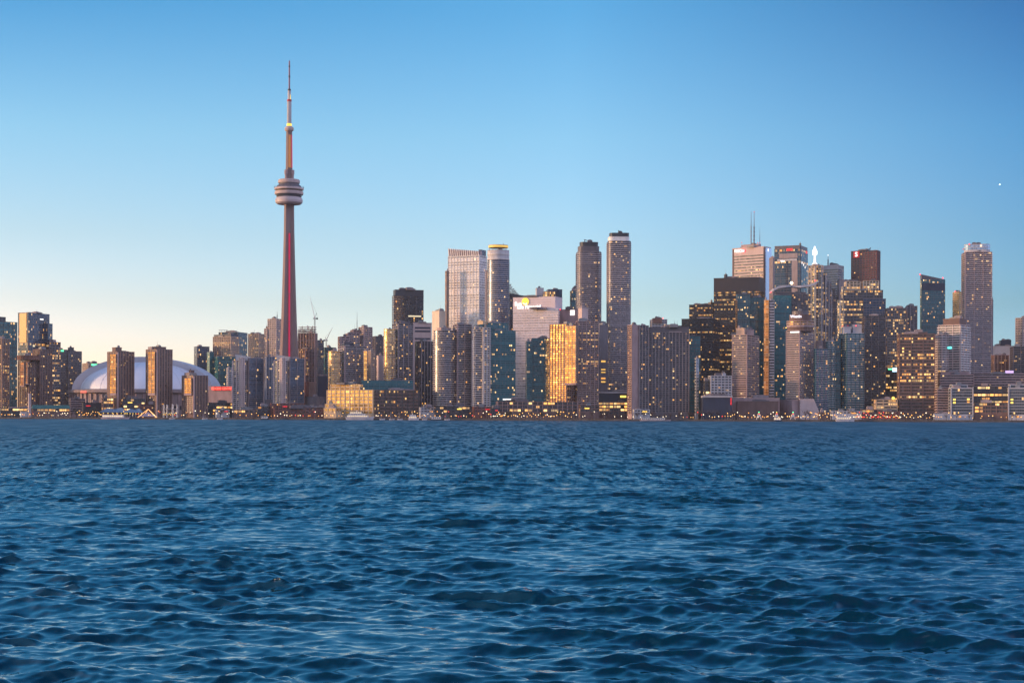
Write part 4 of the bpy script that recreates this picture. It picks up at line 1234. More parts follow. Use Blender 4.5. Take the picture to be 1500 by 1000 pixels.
T('office_building', 'pale grey low slab right of the tall ribbed tower', 500, [(1451, 1455, 1485, 507, 'greyoffice', D(noglass=True)), (1463, 1465, 1481, 499, 'plain', D(yb=508, dd=8, wall='navy', part='penthouse'))], 540)
T('apartment_block', 'red brick block with amber windows right of the tall ribbed tower', 310, [(1452, 1456, 1478, 520.5, 'brownlit', D(wall='brick'))], 560)
T('office_building', 'dark ribbed block at the right edge', 260, [(1480, 1484, 1506, 508, 'purple', D())], 560)
T('apartment_tower', 'pinkish tower standing alone at the right edge', 480, [(1487, 1498, 1512, 465.5, 'pinkoffice', D(a=40))], 520)
b = T('shore_condo', 'long mauve terraced block stretching along the right shore', 90, [(1371, 1377, 1426, 549, 'longband', D(depth=26)), (1420, 1424, 1515, 547.5, 'longband', D(dd=14, depth=26)), (1372, 1378, 1420, 545, 'plain', D(yb=550, dd=8, wall='mauve', part='roof_storey'))])
b.panel(b.P[1], 0, .6, b.z(544.5, 14), 10, 3, glow('mauve_sign', (.6, .4, .8), .35))
for lab, x0, x1, xr in (('white framed glass cube on the right shore, left one', 1388, 1393, 1425.5), ('white framed glass cube on the right shore, cut by the right edge', 1475, 1477, 1512)):
    b = T('glass_cube', lab, 40, [(x0, x1, xr, 568.5, 'cube', D(depth=20)), (x0 - .5, x1 + 2, xr - 8, 563.5, 'cube', D(dd=12, depth=10, part='upper_storey'))], group='white framed glass cubes')
    for t_, yy, mt_ in ((.15, 585, YEL), (.15, 589.5, YEL), (.78, 584.5, YEL), (.78, 588.5, glow('amber_light', (1, .42, .08), .25)), (.4, 611, glow('amber_light', (1, .42, .08), .25))): b.panel(b.P[0], 0, t_, b.z(min(yy, 610)), 3, 2, mt_, 'lit_window', .3, .5)
    for t_ in (.01, .99): b.panel(b.P[0], 0, t_, b.z(589), 1.0, b.z(568.5) - 1, W['lgrey'], 'white_frame', .8, .5)
    b.panel(b.P[0], 0, .5, b.z(568.8), 27, 1.0, W['lgrey'], 'white_frame', .8, .52)
T('shore_condo', 'dark glazed low block with gold lights between the glass cubes', 52, [(1422, 1425, 1478, 566, 'darkshops', D(depth=26)), (1424, 1427, 1476, 590, 'shops', D(dd=-8, depth=10, part='shop_front'))])
T('shore_condo', 'brown terraced end block beside the amber office', 58, [(1369.5, 1373, 1391, 570, 'longband', D(depth=16))])

# ------------------------------------------------------------------ the great spire
def loft(sections, name, mat, parent, cap=True):
    n = len(sections[0][1])
    v, f = [], []
    for z, pl in sections: v += [(p[0], p[1], z) for p in pl]
    for j in range(len(sections) - 1):
        for i in range(n):
            k = (i + 1) % n
            f.append((j * n + i, j * n + k, (j + 1) * n + k, (j + 1) * n + i))
    f.append(tuple(range((len(sections) - 1) * n, len(sections) * n)))
    return link(name, mesh(name, v, f, mat), parent)


YT = 2557.0
ST_ = YT / F
p0 = at(422.4, 606, YT)
cn = thing('observation_tower', 'tallest concrete tower with a round pod, a red lit strip and a needle mast', 'tower', (p0.x, p0.y, GROUND))


def zt(py): return at(422, py, YT).z - GROUND


conc = pmat('tower_concrete', (.20, .135, .125), .75, .12, scale=.02)
CROT = R(-90 + 17)                                   # the recess that holds the lift shaft looks a little right of the camera


def ysec(L, t, rc):
    out = []
    for k in range(3):
        a = CROT + R(60 + 120 * k)
        d, s = Vector((math.cos(a), math.sin(a))), Vector((-math.sin(a), math.cos(a)))
        out += [d * (rc * .62) - s * (t * .5), d * L - s * (t * .42), d * L + s * (t * .42), d * (rc * .62) + s * (t * .5)]
    return out


loft([(0, ysec(26, 8.5, 9.5)), (zt(575), ysec(19.5, 8, 9.0)), (zt(520), ysec(15.2, 7.6, 8.4)), (zt(470), ysec(12.4, 7.2, 7.8)), (zt(430), ysec(10.9, 6.8, 7.2)),
      (zt(380), ysec(9.3, 6.2, 6.4)), (zt(340), ysec(8.2, 5.6, 5.8)), (zt(300), ysec(7.7, 5.2, 5.4)), (zt(292), ysec(7.7, 5.2, 5.4))], 'shaft', conc, cn)
fd = Vector((math.cos(CROT), math.sin(CROT)))
m_ = MB()
zz = [zt(528), zt(470), zt(430), zt(380), zt(341)]
lr_ = [rc * .31 + t_ * .433 + .9 for t_, rc in ((7.6, 8.4), (7.2, 7.8), (6.8, 7.2), (6.2, 6.4), (5.6, 5.8))]
for a_, b_, ra, rb in zip(zz[:-1], zz[1:], lr_[:-1], lr_[1:]):
    m_.tube(tuple(fd * ra) + (a_,), tuple(fd * rb) + (b_ - 1.2,), 1.45, 1.25, 4)
m_.build('led_or_sunset_strip', PINKLED, cn)
# pod, from below
for nm, prof, mt in (
        ('radome', [(7.5, zt(299.8)), (18.2, zt(299.3)), (20.8, zt(297.2)), (21.4, zt(294)), (20.6, zt(290.8)), (18.6, zt(289.2)), (7, zt(289.2))], pmat('radome_white', (.46, .38, .38), .5, .08)),
        ('window_band', [(19.2, zt(289.3)), (20.6, zt(285))], G['dark']),
        ('lower_ring', [(7, zt(285.3)), (22.0, zt(285.3)), (22.4, zt(283)), (22.2, zt(281)), (7, zt(281))], W['pink']),
        ('window_band', [(20.6, zt(281.2)), (21.4, zt(278))], G['warm']),
        ('upper_ring', [(7, zt(278.4)), (22.6, zt(278.4)), (22.9, zt(276.6)), (22.2, zt(275.6)), (7, zt(275.6))], W['pink']),
        ('roof_cone', [(20.4, zt(275.8)), (18.6, zt(272.6)), (15.4, zt(270.2)), (15.2, zt(268.6))], W['slate']),
        ('top_disc', [(7, zt(268.8)), (16.8, zt(268.6)), (16.9, zt(264.6)), (15.8, zt(263.4)), (6, zt(263.2))], W['pink'])):
    m_ = MB()
    m_.lathe(prof, 40)
    m_.build(nm, mt, cn, smooth=False)
m_ = MB()
for i in range(40):
    q = 2 * math.pi * i / 40
    m_.tube((22.3 * math.cos(q), 22.3 * math.sin(q), zt(275.8)), (23.2 * math.cos(q), 23.2 * math.sin(q), zt(273.6)), .22, n=4)
m_.build('safety_fence', W['steel'], cn)
m_ = MB()
for k in range(3):
    a = CROT + R(60 + 120 * k)
    for rr_ in (0,):
        c = (math.cos(a) * 5.6, math.sin(a) * 5.6)
        m_.lathe([(2.3, zt(263.4)), (2.3, zt(256)), (3.0, zt(255.6)), (3.0, zt(249.6)), (2.0, zt(249.2))], 10, c)
m_.build('collar_block', W['mauve'], cn)
hexa = lambda r: [(r * math.cos(CROT + R(30 + 60 * i)), r * math.sin(CROT + R(30 + 60 * i))) for i in range(6)]
loft([(zt(264), hexa(5.6)), (zt(249), hexa(5.3)), (zt(192), hexa(4.7))], 'upper_shaft', conc, cn)
for nm_, off_, mt_ in (('led_or_sunset_strip', 60, glow('red_led', (1, .02, .06), .10)), ('led_or_sunset_strip', 0, glow('sunset_glow', (1, .36, .06), .07))):  # red LEDs; the amber strip is sunset glow painted on the shaft
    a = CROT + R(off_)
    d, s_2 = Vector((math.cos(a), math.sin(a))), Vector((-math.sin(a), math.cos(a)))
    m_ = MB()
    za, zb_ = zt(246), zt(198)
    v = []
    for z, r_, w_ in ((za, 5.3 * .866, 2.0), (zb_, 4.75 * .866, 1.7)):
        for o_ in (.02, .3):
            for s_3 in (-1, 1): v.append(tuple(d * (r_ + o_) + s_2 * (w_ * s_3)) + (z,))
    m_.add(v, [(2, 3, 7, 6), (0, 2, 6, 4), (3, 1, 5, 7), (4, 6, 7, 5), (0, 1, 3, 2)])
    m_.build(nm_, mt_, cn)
m_ = MB()
m_.lathe([(4.5, zt(193)), (6.6, zt(191.6)), (7.2, zt(189.6)), (6.9, zt(187.4)), (5.4, zt(186)), (3.6, zt(184.8))], 24)
m_.build('sky_pod', W['pink'], cn, smooth=False)
m_ = MB()
m_.lathe([(4.0, zt(185.2)), (3.9, zt(181.4))], 16)
m_.build('lit_collar', glow('collar_glow', (1, .66, .05), .32), cn)
mast = MB()
mast.lathe([(3.5, zt(184.8)), (3.4, zt(149))], 14)
mo = mast.build('antenna_mast', W['lgrey'], cn)
for nm, prof, mt in (('red_ring', [(3.7, zt(149.2)), (3.7, zt(146.2)), (2.4, zt(145.8))], pmat('red_paint', (.4, .02, .03), .5, .05)),
                     ('mid_mast', [(2.45, zt(146)), (2.4, zt(133))], W['lgrey']), ('dark_ring', [(2.6, zt(133.2)), (2.6, zt(130.8)), (1.2, zt(130.2))], W['dark']),
                     ('needle', [(1.25, zt(131)), (1.15, zt(112)), (1.0, zt(90.5)), (.3, zt(88.5))], pmat('needle_paint', (.22, .08, .12), .5, .05)),
                     ('dark_ring', [(1.5, zt(114)), (1.5, zt(111))], W['dark']), ('dark_ring', [(1.35, zt(99)), (1.35, zt(96.6))], W['dark'])):
    m_ = MB()
    m_.lathe(prof, 12)
    m_.build(nm, mt, mo)
m_ = MB()
m_.tube((1.9, -1.9, zt(146)), (1.7, -1.7, zt(139)), .6, .4, 5)
m_.build('lit_panel', glow('collar_glow', (1, .66, .05), .32), mo)

# ------------------------------------------------------------------ the domed stadium
YD = shore(213) + 330
sD = YD / F
pc = at(213, 572, YD)
CY = 112 * sD                                        # centre lies behind its front edge
cD = Vector((pc.x * (YD + CY) / YD, YD + CY))
kD = (YD + CY) / YD
st = thing('domed_stadium', 'round stadium with a white ribbed dome and a red lit wall sign', 'stadium', (cD.x, cD.y, GROUND))
RD = 104.5 * sD * kD * .98
zb = at(213, 571.5, YD + CY).z - GROUND
zp = at(213, 523.0, YD + CY).z - GROUND
HD = zp - zb
roofm = pmat('dome_membrane', (.68, .70, .76), .55, .06, scale=.01)
roofs = pmat('dome_arch_panel', (.50, .50, .54), .6, .08, scale=.01)


def cap_pt(r, q, el_, h):
    return (r * math.cos(el_) * math.cos(q), r * math.cos(el_) * math.sin(q), zb + h * math.sin(el_))


def cap(r, h, q0, q1, nq, mat, name, el1=90):
    v, f = [], []
    ne = 12
    for j in range(ne + 1):
        for i in range(nq + 1):
            v.append(cap_pt(r, q0 + (q1 - q0) * i / nq, R(el1) * j / ne, h))
    for j in range(ne):
        for i in range(nq):
            a = j * (nq + 1) + i
            f.append((a, a + 1, a + nq + 2, a + nq + 1))
    return link(name, mesh(name, v, f, mat, smooth=True), st)


cap(RD * .90, HD * .86, R(-180), R(0), 48, roofm, 'front_roof_panel')        # the quarter dome that faces the lake
# the tall arched panel behind it: an arch ring from side to side, extruded to the back
v, f = [], []
na = 40
for s_, (rr_, hh) in enumerate(((RD, HD), (RD * .885, HD * .83))):
    for y in (-22 * (1 - s_ * .3), 55):
        for i in range(na + 1):
            q = math.pi * i / na
            v.append((rr_ * math.cos(q), y, zb + hh * math.sin(q)))
n1 = na + 1
for i in range(na):
    f.append((i + 1, i, n1 + i, n1 + i + 1))                                   # outer skin
    f.append((i, i + 1, 2 * n1 + i + 1, 2 * n1 + i))                          # front lip
    f.append((n1 + i + 1, n1 + i, 3 * n1 + i, 3 * n1 + i + 1))
link('arched_roof_panel', mesh('arched_roof_panel', v, f, roofs), st)
m_ = MB()
for k in range(1, 12):                                                         # standing seams on the front panel
    q = R(-180 + 15 * k)
    prev = None
    for j in range(9):
        c_ = Vector(cap_pt(RD * .902, q, R(10 * j), HD * .862))
        if prev is not None: m_.tube(prev, c_, .28, n=4)
        prev = c_
m_.build('roof_seam', roofs, st)
wall = MB()
wall.lathe([(RD * 1.03, 0), (RD * 1.03, zb - 7), (RD * 1.08, zb - 5), (RD * 1.08, zb - 1), (RD * 1.0, zb + .6), (RD * .85, zb + .8)], 64)
wall.build('stadium_wall', pmat('stadium_precast', (.24, .185, .18), .85, .2), st)
m_ = MB()
for k in range(33):
    q = R(-176 + 5.4 * k)
    m_.tube((RD * 1.04 * math.cos(q), RD * 1.04 * math.sin(q), 0), (RD * 1.04 * math.cos(q), RD * 1.04 * math.sin(q), zb - 7), 1.3, n=4)
m_.build('wall_rib', W['mauve'], st)
gl = MB()
gl.lathe([(RD * 1.035, 12), (RD * 1.035, 18)], 64)
gl.build('glass_band', pmat('stadium_glass', (.03, .03, .04), .2, .05), st)


def curved_text(s, px, py, size, mat):
    p = at(px, py, YD - 6)
    cu = bpy.data.curves.new('lettering', 'FONT')
    cu.body = s; cu.size = size; cu.extrude = .3; cu.align_x = cu.align_y = 'CENTER'; cu.offset = .09
    o = bpy.data.objects.new('lettering', cu)
    COL.objects.link(o)
    dg = bpy.context.evaluated_depsgraph_get(); dg.update()
    me_ = bpy.data.meshes.new_from_object(o.evaluated_get(dg))
    bpy.data.objects.remove(o); bpy.data.curves.remove(cu)
    me_.materials.clear(); me_.materials.append(mat)
    x = p.x - cD.x
    q = -math.acos(max(-1, min(1, x / (RD * 1.13))))
    me_.transform(Matrix.Rotation(math.pi / 2, 4, 'X'))
    return link('sign_lettering', me_, st, (RD * 1.13 * math.cos(q), RD * 1.13 * math.sin(q), p.z - GROUND), q + math.pi / 2), q


sl_, q = curved_text('ROGERS CENTRE', 321.5, 577, 4.2, glow('stadium_sign', (1, .05, .03), 1.2))
sl_.rotation_euler.z = R(-14)
sl_.location = (at(324.5, 569, shore(324) + 300).x - cD.x, shore(324) + 300 - cD.y, at(324.5, 569, shore(324) + 300).z - GROUND)
m_ = MB(); m_.box(-13, 13, .6, 1.2, -3.2, 3.2)
sp_ = m_.build('sign_panel', glow('stadium_panel', (.6, .01, .02), .04), st, tuple(sl_.location), rz=R(-14))
sw = MB(); sw.box(-22, 30, 1.4, 26, -at(324, 569, shore(324) + 300).z + GROUND, 4.0)
sw.build('sign_wall', W['mauve'], st, tuple(sl_.location), rz=R(-14))
p = at(126, 574, YD + 20)
m_ = MB(); m_.box(-6, 6, -.3, .3, -1.5, 1.5)
m_.build('sign_panel', REDDIM, st, (p.x - cD.x, YD + 5 - cD.y, p.z - GROUND), rz=R(-30))

# ------------------------------------------------------------------ low buildings along the quay
rs = random.Random(21)
LOW = [(-5, 1, 62, 598, 'darkshops', 'low dark shop row at the left end of the quay', 30), (28, 31, 60, 603, 'lowwhite', 'small pale pavilion at the left end of the quay', 14),
       (41, 42, 45.5, 577, 'plainpink', 'slim pale chimney stack near the left end of the quay', 16), (46, 48, 102, 598.5, 'shops', 'long quay shed with a blue green roof and bright windows', 20),
       (98, 103, 125, 584, 'longband', 'mauve terraced block left of the stadium wall', 120), (118, 122, 150, 590, 'dark', 'dark low theatre left of the blue tent', 80),
       (147, 151, 166, 583, 'shops', 'small house with red windows under the left brown harbour tower', 50), (176, 180, 212, 584, 'darkshops', 'dark pavilion between the brown harbour towers', 52),
       (200, 204, 232, 592, 'brick', 'red lit shop behind the pyramid tent', 60), (300, 306, 342, 590, 'darkshops', 'dark glazed entrance hall under the stadium sign', 120),
       (313, 317, 336, 600, 'lowwhite', 'small blue grey boathouse with white windows', 22), (338, 342, 402, 600.5, 'shops', 'low mauve shop row before the left fin roofed condo', 30),
       (394, 397, 446, 591, 'brick', 'red brick hall at the foot of the great spire', 45), (398, 402, 476, 598, 'brick', 'long dark red shed on the quay before the brick hall', 24),
       (374, 377, 397, 595, 'darkshops', 'green and red kiosk row left of the brick hall', 40), (612, 616, 640, 597, 'lowwhite', 'pale low block right of the gold warehouse', 40),
       (634, 638, 694, 595.5, 'darkshops', 'dark low podium under the rounded mauve condo', 36), (690, 694, 722, 596, 'brick', 'brown low podium under the teal glass condo', 34),
       (716, 719, 732, 598, 'darkshops', 'narrow dark kiosk left of the long dark hall', 30), (845, 850, 878, 594, 'shops', 'low lit shop row right of the long dark hall', 38),
       (925, 929, 952, 600, 'lowwhite', 'small pale pavilion below the pink slab', 30), (1196, 1200, 1216, 604, 'shops', 'small lit shop right of the flared hotel foot', 30),
       (1214, 1219, 1262, 602.5, 'lowwhite', 'pale pavilion row below the teal condo', 30), (1258, 1262, 1286, 600, 'shops', 'red lit shop row left of the sand coloured hall', 44),
       (1366, 1369, 1392, 606, 'lowwhite', 'low pale terrace by the amber office', 22), (1284, 1288, 1318, 603, 'brick', 'low red market hall before the sand coloured hall', 26)]
for xl, xc, xr, yt, kind, lab, d in LOW:
    dark_block = kind == 'dark'
    b = Bld('quay_building' if 'chimney' not in lab else 'chimney_stack', lab, d, xc, 612, 'building' if 'chimney' not in lab else 'chimney')
    w_ = (xr - xc) / F * b.Y
    pl = b.vol(xl, xc, xr, yt, 'plain' if dark_block else kind, depth=min(18, max(6, w_ * .5)) if 'chimney' not in lab else None, roof='chimney' not in lab, noglass='chimney' in lab or dark_block)
    if 'blue green roof' in lab:
        A, Bq = pl[0][0], pl[0][1]
        dv = Bq - A; L = dv.length
        r_ = MB()
        r_.add([(-1, -1, 0), (L + 1, -1, 0), (L + 1, 12, 0), (-1, 12, 0), (0, 5, 5), (L, 5, 5)], [(0, 1, 5, 4), (2, 3, 4, 5), (1, 2, 5), (3, 0, 4), (3, 2, 1, 0)])
        r_.build('roof', W['green'], b.o, (A.x, A.y, pl[2] + .2), rz=math.atan2(dv.y, dv.x))
    if rs.random() < .5 and 'chimney' not in lab:
        b.panel(pl[0], 0, rs.uniform(.25, .75), max(2.5, pl[2] * .8), min(6, w_ * .3), 1.3, rs.choice([YEL, REDDIM, glow('amber_light', (1, .42, .08), .25)]), 'lit_sign', .3, .9)

# ------------------------------------------------------------------ tents, boats, ship masts
def tent(label, px, d, wpx, hpx, cloth, lit=None):
    Y = shore(px) + d
    p = at(px, 608, Y)
    s = Y / F
    o = thing('marquee', label, 'tent', (p.x, p.y, GROUND))
    w_, h = wpx * s, hpx * s
    r_ = MB()
    r_.add([(-w_ / 2, -6, h * .45), (w_ / 2, -6, h * .45), (w_ / 2, 6, h * .45), (-w_ / 2, 6, h * .45), (-w_ * .22, 0, h * .8), (w_ * .1, 0, h * .72), (w_ * .3, 0, h * .86)],
           [(0, 1, 6, 5, 4), (2, 3, 4, 5, 6), (1, 2, 6), (3, 0, 4), (3, 2, 1, 0)])
    r_.build('canopy', cloth, o)
    for k in range(7):
        x = -w_ / 2 + .4 + (w_ - .8) * k / 6
        m_ = MB(); m_.tube((x, -5.7, 0), (x, -5.7, h * .45), .18, n=5); m_.build('tent_post', W['lgrey'], o)
        if lit:
            m_ = MB(); m_.ball((x + .3, -6.2, h * .36), .55); m_.build('bulb', lit, o)


tb = pmat('blue_tent_cloth', (.10, .17, .26), .7, .1)
tent('long blue roofed tent with a row of bulbs beside the pale tour boat', 166, 6, 40, 17, tb, YEL)
tent('smaller blue roofed tent left of the pyramid of lights', 196, 10, 26, 16, tb, YEL)
Y = shore(217) + 8
p = at(217, 608, Y)
o = thing('light_pyramid', 'open pyramid frame outlined in warm light on the quay', 'tent', (p.x, p.y, GROUND))
m_ = MB()
for q_ in ((-13, -5), (13, -5), (9, 7), (-9, 7)): m_.tube((q_[0], q_[1], 0), (0, 0, 11.5), .5, .35, 5)
m_.build('lit_frame', glow('warm_tube', (1, .48, .18), .42), o)
m_ = MB()
m_.add([(-11, -3.6, 1.4), (11, -3.6, 1.4), (7.6, 6, 1.4), (-7.6, 6, 1.4), (0, 0, 7.5)], [(0, 1, 4), (1, 2, 4), (2, 3, 4), (3, 0, 4)])
m_.build('inner_cloth', pmat('pale_tent_cloth', (.38, .34, .42), .7, .1), o)


def boat(label, px, py, length, hpx, decks, hullc, d=-9, masts=0, name='tour_boat', lit=True):
    Y = shore(px) + d
    p = at(px, py, Y)
    s = Y / F
    L = length * s
    o = thing(name, label, 'boat', (p.x, Y, 0.0), rz=0)
    bw = max(1.6, L * .09)
    hh = hpx * s * (.36 if decks else .6)
    m_ = MB()
    st_ = [(-.5, .75, 1.0), (-.3, 1, .9), (.2, 1, .9), (.4, .6, 1.05), (.5, .04, 1.25)]
    v, f = [], []
    for x, w_, z in st_:
        v += [(x * L, -bw * w_, hh * z), (x * L * .94, -bw * w_ * .7, -.3), (x * L * .94, bw * w_ * .7, -.3), (x * L, bw * w_, hh * z)]
    for i in range(len(st_) - 1):
        for j in range(4):
            f.append((4 * i + j, 4 * i + (j + 1) % 4, 4 * (i + 1) + (j + 1) % 4, 4 * (i + 1) + j))
    f += [(3, 2, 1, 0), (16, 17, 18, 19)]
    m_.add(v, f)
    m_.build('hull', hullc, o)
    z = hh * .95
    dh = hpx * s * .64 / max(1, decks)
    for k in range(decks):
        x0, x1 = -.44 + .05 * k, .30 - .11 * k
        m_ = MB()
        m_.box(x0 * L, x1 * L, -bw * (.8 - .1 * k), bw * (.8 - .1 * k), z, z + dh * .96)
        m_.box((x0 - .01) * L, (x1 + .015) * L, -bw * (.84 - .1 * k), bw * (.84 - .1 * k), z + dh * .97, z + dh)
        dk = m_.build('deckhouse', W['white'], o)
        m_ = MB()
        nwin = max(3, int((x1 - x0) * L / 2.4))
        for i in range(nwin):
            xa = (x0 + .015 + (x1 - x0 - .03) * i / nwin) * L
            m_.box(xa, xa + (x1 - x0) * L / nwin * .6, -bw * (.8 - .1 * k) - .06, -bw * (.8 - .1 * k) + .1, z + dh * .35, z + dh * .75)
        m_.build('window', glow('cabin_light', (1, .72, .38), .30) if lit and k % 2 == 0 else W['navy'], dk)
        z += dh
    if decks > 1:
        m_ = MB(); m_.tube((-.1 * L, 0, z), (-.12 * L, 0, z + dh * .9), .8, .65, 8); m_.build('funnel', W['lgrey'], o)
    for k in range(masts):
        x = (-.2 + .35 * k) * L
        m_ = MB()
        hm = L * (1.15 if decks == 0 else .5)
        m_.tube((x, 0, hh), (x, 0, hh + hm), .16, .08, 5)
        m_.tube((x, 0, hh + 1.4), (x - L * .34, 0, hh + 1.6), .12, n=5)
        m_.tube((x, 0, hh + hm), (x + L * .4, 0, hh), .05, n=3)
        m_.tube((x, 0, hh + hm), (x - L * .4, 0, hh), .05, n=3)
        m_.build('mast', W['lgrey'], o)
        m_ = MB(); m_.tube((x - .3, 0, hh + 1.75), (x - L * .33, 0, hh + 1.85), .28, .18, 6); m_.build('furled_sail', tb, o)


whull = pmat('white_hull', (.55, .50, .50), .4, .05)
dhull = pmat('dark_hull', (.03, .035, .05), .4, .1)
phull = pmat('pinkish_hull', (.50, .38, .38), .5, .08)
boat('white three deck cruise boat moored before the gold warehouse', 527, 613, 42, 12, 3, whull)
boat('pale pinkish tour boat moored before the long blue tent', 169, 614, 42, 6.5, 1, phull)
boat('white houseboat moored right of the gold warehouse', 606, 613, 16, 8, 2, whull)
boat('dark hulled boat before the low pale block', 640, 614, 20, 5, 1, dhull, lit=False)
boat('dark hulled boat left of the long red shed', 388, 614, 13, 5, 1, dhull, lit=False)
boat('small dark ferry below the two hotel towers', 1140, 617, 12, 5.5, 1, dhull)
boat('white ferry moored below the teal condo', 1238, 617, 28, 9, 2, whull)
boat('pale barge along the quay below the wide grey flats', 960, 616, 46, 4.5, 1, phull, lit=False)
for k, px in enumerate((252, 300, 322, 560, 574, 586, 622, 655)):
    boat('small sailing boat with furled sail moored along the quay', px, 613, 8, 3.4, 0, whull, -7 - (k % 3) * 3, 1, 'sailing_boat', False)
for i, o in enumerate([o for o in COL.objects if o.name.startswith('sailing_boat')]):
    o['group'] = 'small sailing boats along the quay'

Y = shore(249) + 10                                   # white ship gantry behind the quay
p = at(249, 608, Y)
o = thing('loading_gantry', 'white steel gantry frames behind the quay, right of the pyramid of lights', 'gantry', (p.x, p.y, GROUND))
for x in (-9, -4.5, 3, 9):
    m_ = MB()
    m_.tube((x, 0, 0), (x, 0, 17 + (x > 0) * 1.5), .5, .4, 5); m_.tube((x, 7, 0), (x, 7, 17), .5, .4, 5); m_.tube((x, 0, 17), (x, 7, 17), .4, n=5)
    m_.build('gantry_leg', W['white'], o)
for z in (6, 11.5):
    m_ = MB(); m_.box(-10, 10, 1, 6.5, z, z + .7); m_.build('gantry_deck', W['lgrey'], o)
m_ = MB()
for k in range(9): m_.ball((-9 + k * 2.2, -.8, 4.2 + (k % 3) * .9), .45)
m_.build('string_light', YEL, o)

# ------------------------------------------------------------------ lamps on the quay
def lamp_kind(name, mat, h, r):
    pm, hm = MB(), MB()
    pm.tube((0, 0, 0), (0, 0, h - r), .12, .08, 5)
    pm.tube((0, 0, 0), (0, 0, .8), .26, .2, 6)
    hm.ball((0, 0, h), r, 8, 5)
    hood = MB()
    hood.lathe([(r * .9, h + r * .75), (r * .5, h + r * 1.1), (.02, h + r * 1.2)], 8)
    return [mesh('pole', pm.v, pm.f, W['steel']), mesh('lamp_head', hm.v, hm.f, mat), mesh('hood', hood.v, hood.f, W['steel'])]


KIND = {}
for nm, mt, r in (('warm', glow('warm_lamp', (1, .50, .13), .85), .5), ('white', glow('white_lamp', (1, .78, .52), .95), .48), ('amber', glow('amber_lamp', (1, .36, .05), .7), .52), ('red', glow('red_lamp', (1, .05, .03), .7), .48)):
    for h in (3.2, 4.8, 7.5):
        KIND[nm, h] = lamp_kind(nm, mt, h, r)
LBL = dict(warm=('street_lamp', 'lit street lamp with a round warm yellow head on the quay', 'street lamp', 'warm street lamps along the quay'),
           white=('street_lamp', 'lit street lamp with a round white head on the quay', 'street lamp', 'white street lamps along the quay'),
           amber=('street_lamp', 'lit street lamp with a round amber head on the quay', 'street lamp', 'amber street lamps along the quay'),
           red=('signal_lamp', 'lit red signal lamp on a short pole on the quay', 'signal lamp', 'red signal lamps on the quay'))
rl = random.Random(5)
spots = []
# (from, to, how many, kinds)
for x0, x1, n, kinds in ((0, 60, 14, 'wwaaW'), (58, 102, 15, 'wWWw'), (112, 150, 18, 'aaww'), (150, 190, 6, 'wa'), (186, 262, 16, 'wWar'), (262, 345, 16, 'wWWa'), (345, 396, 8, 'wa'), (396, 474, 18, 'WWwar'),
                         (474, 506, 8, 'wa'), (548, 640, 26, 'wwWaa'), (640, 726, 22, 'awWr'), (716, 742, 10, 'aW'), (726, 846, 44, 'wwaW'), (846, 925, 8, 'W'), (925, 1000, 9, 'W'), (1000, 1060, 12, 'rWw'), (1060, 1200, 46, 'wwaW'),
                         (1190, 1262, 26, 'wWa'), (1255, 1320, 52, 'rrwaWr'), (1316, 1376, 22, 'wwaW'), (1376, 1500, 16, 'wwa')):
    for i in range(n):
        px = x0 + (x1 - x0) * (i + rl.random() * .9) / n
        kd = {'w': 'warm', 'W': 'white', 'a': 'amber', 'r': 'red'}[rl.choice(kinds)]
        spots.append((px, rl.uniform(-1, 11) if rl.random() < .75 else rl.uniform(11, 24), kd, rl.choice((3.2, 3.2, 4.8, 7.5)), rl.uniform(.75, 1.25)))
for px, d, kd, h, sc in spots:
    Y = shore(px) + d + 2
    p = at(px, 608, Y)
    nm, lab, cat, grp = LBL[kd]
    o = thing(nm, lab, cat, (p.x, p.y, GROUND), grp)
    o.scale = (sc, sc, sc)
    for part, me_ in zip(('pole', 'lamp_head', 'hood'), KIND[kd, h]): link(part, me_, o)

# ------------------------------------------------------------------ trees on the quay
def tree_meshes(h, w_, seed, bare):
    r_ = random.Random(seed)
    t_, c_ = MB(), MB()
    t_.tube((0, 0, 0), (0, 0, h * .45), h * .035, h * .022, 6)
    tips = []
    for k in range(9):
        a = r_.uniform(0, 6.28)
        z0 = h * r_.uniform(.25, .5)
        e = (math.cos(a) * w_ * r_.uniform(.25, .5), math.sin(a) * w_ * r_.uniform(.25, .5), h * r_.uniform(.6, .98))
        t_.tube((0, 0, z0), e, h * .016, h * .005, 4)
        tips.append(Vector(e))
        for j in range(3):
            q_ = Vector(e) * r_.uniform(.6, 1) + Vector((r_.gauss(0, w_ * .12), r_.gauss(0, w_ * .12), r_.uniform(0, h * .12)))
            t_.tube(tuple(Vector(e) * .75), tuple(q_), h * .006, h * .002, 3)
            tips.append(q_)
    n = 420 if bare else 700
    for k in range(n):
        q_ = r_.choice(tips) + Vector((r_.gauss(0, w_ * .10), r_.gauss(0, w_ * .10), r_.gauss(0, h * .06)))
        if q_.z < h * .2: continue
        s = r_.uniform(.12, .34) * (.6 if bare else 1.0)
        u = Vector((r_.gauss(0, 1), r_.gauss(0, 1), r_.gauss(0, 1))).normalized() * s
        v_ = Vector((r_.gauss(0, 1), r_.gauss(0, 1), r_.gauss(0, 1))).normalized() * s
        c_.add([q_ - u, q_ + v_, q_ + u, q_ - v_], [(0, 1, 2, 3)])
    return t_, c_


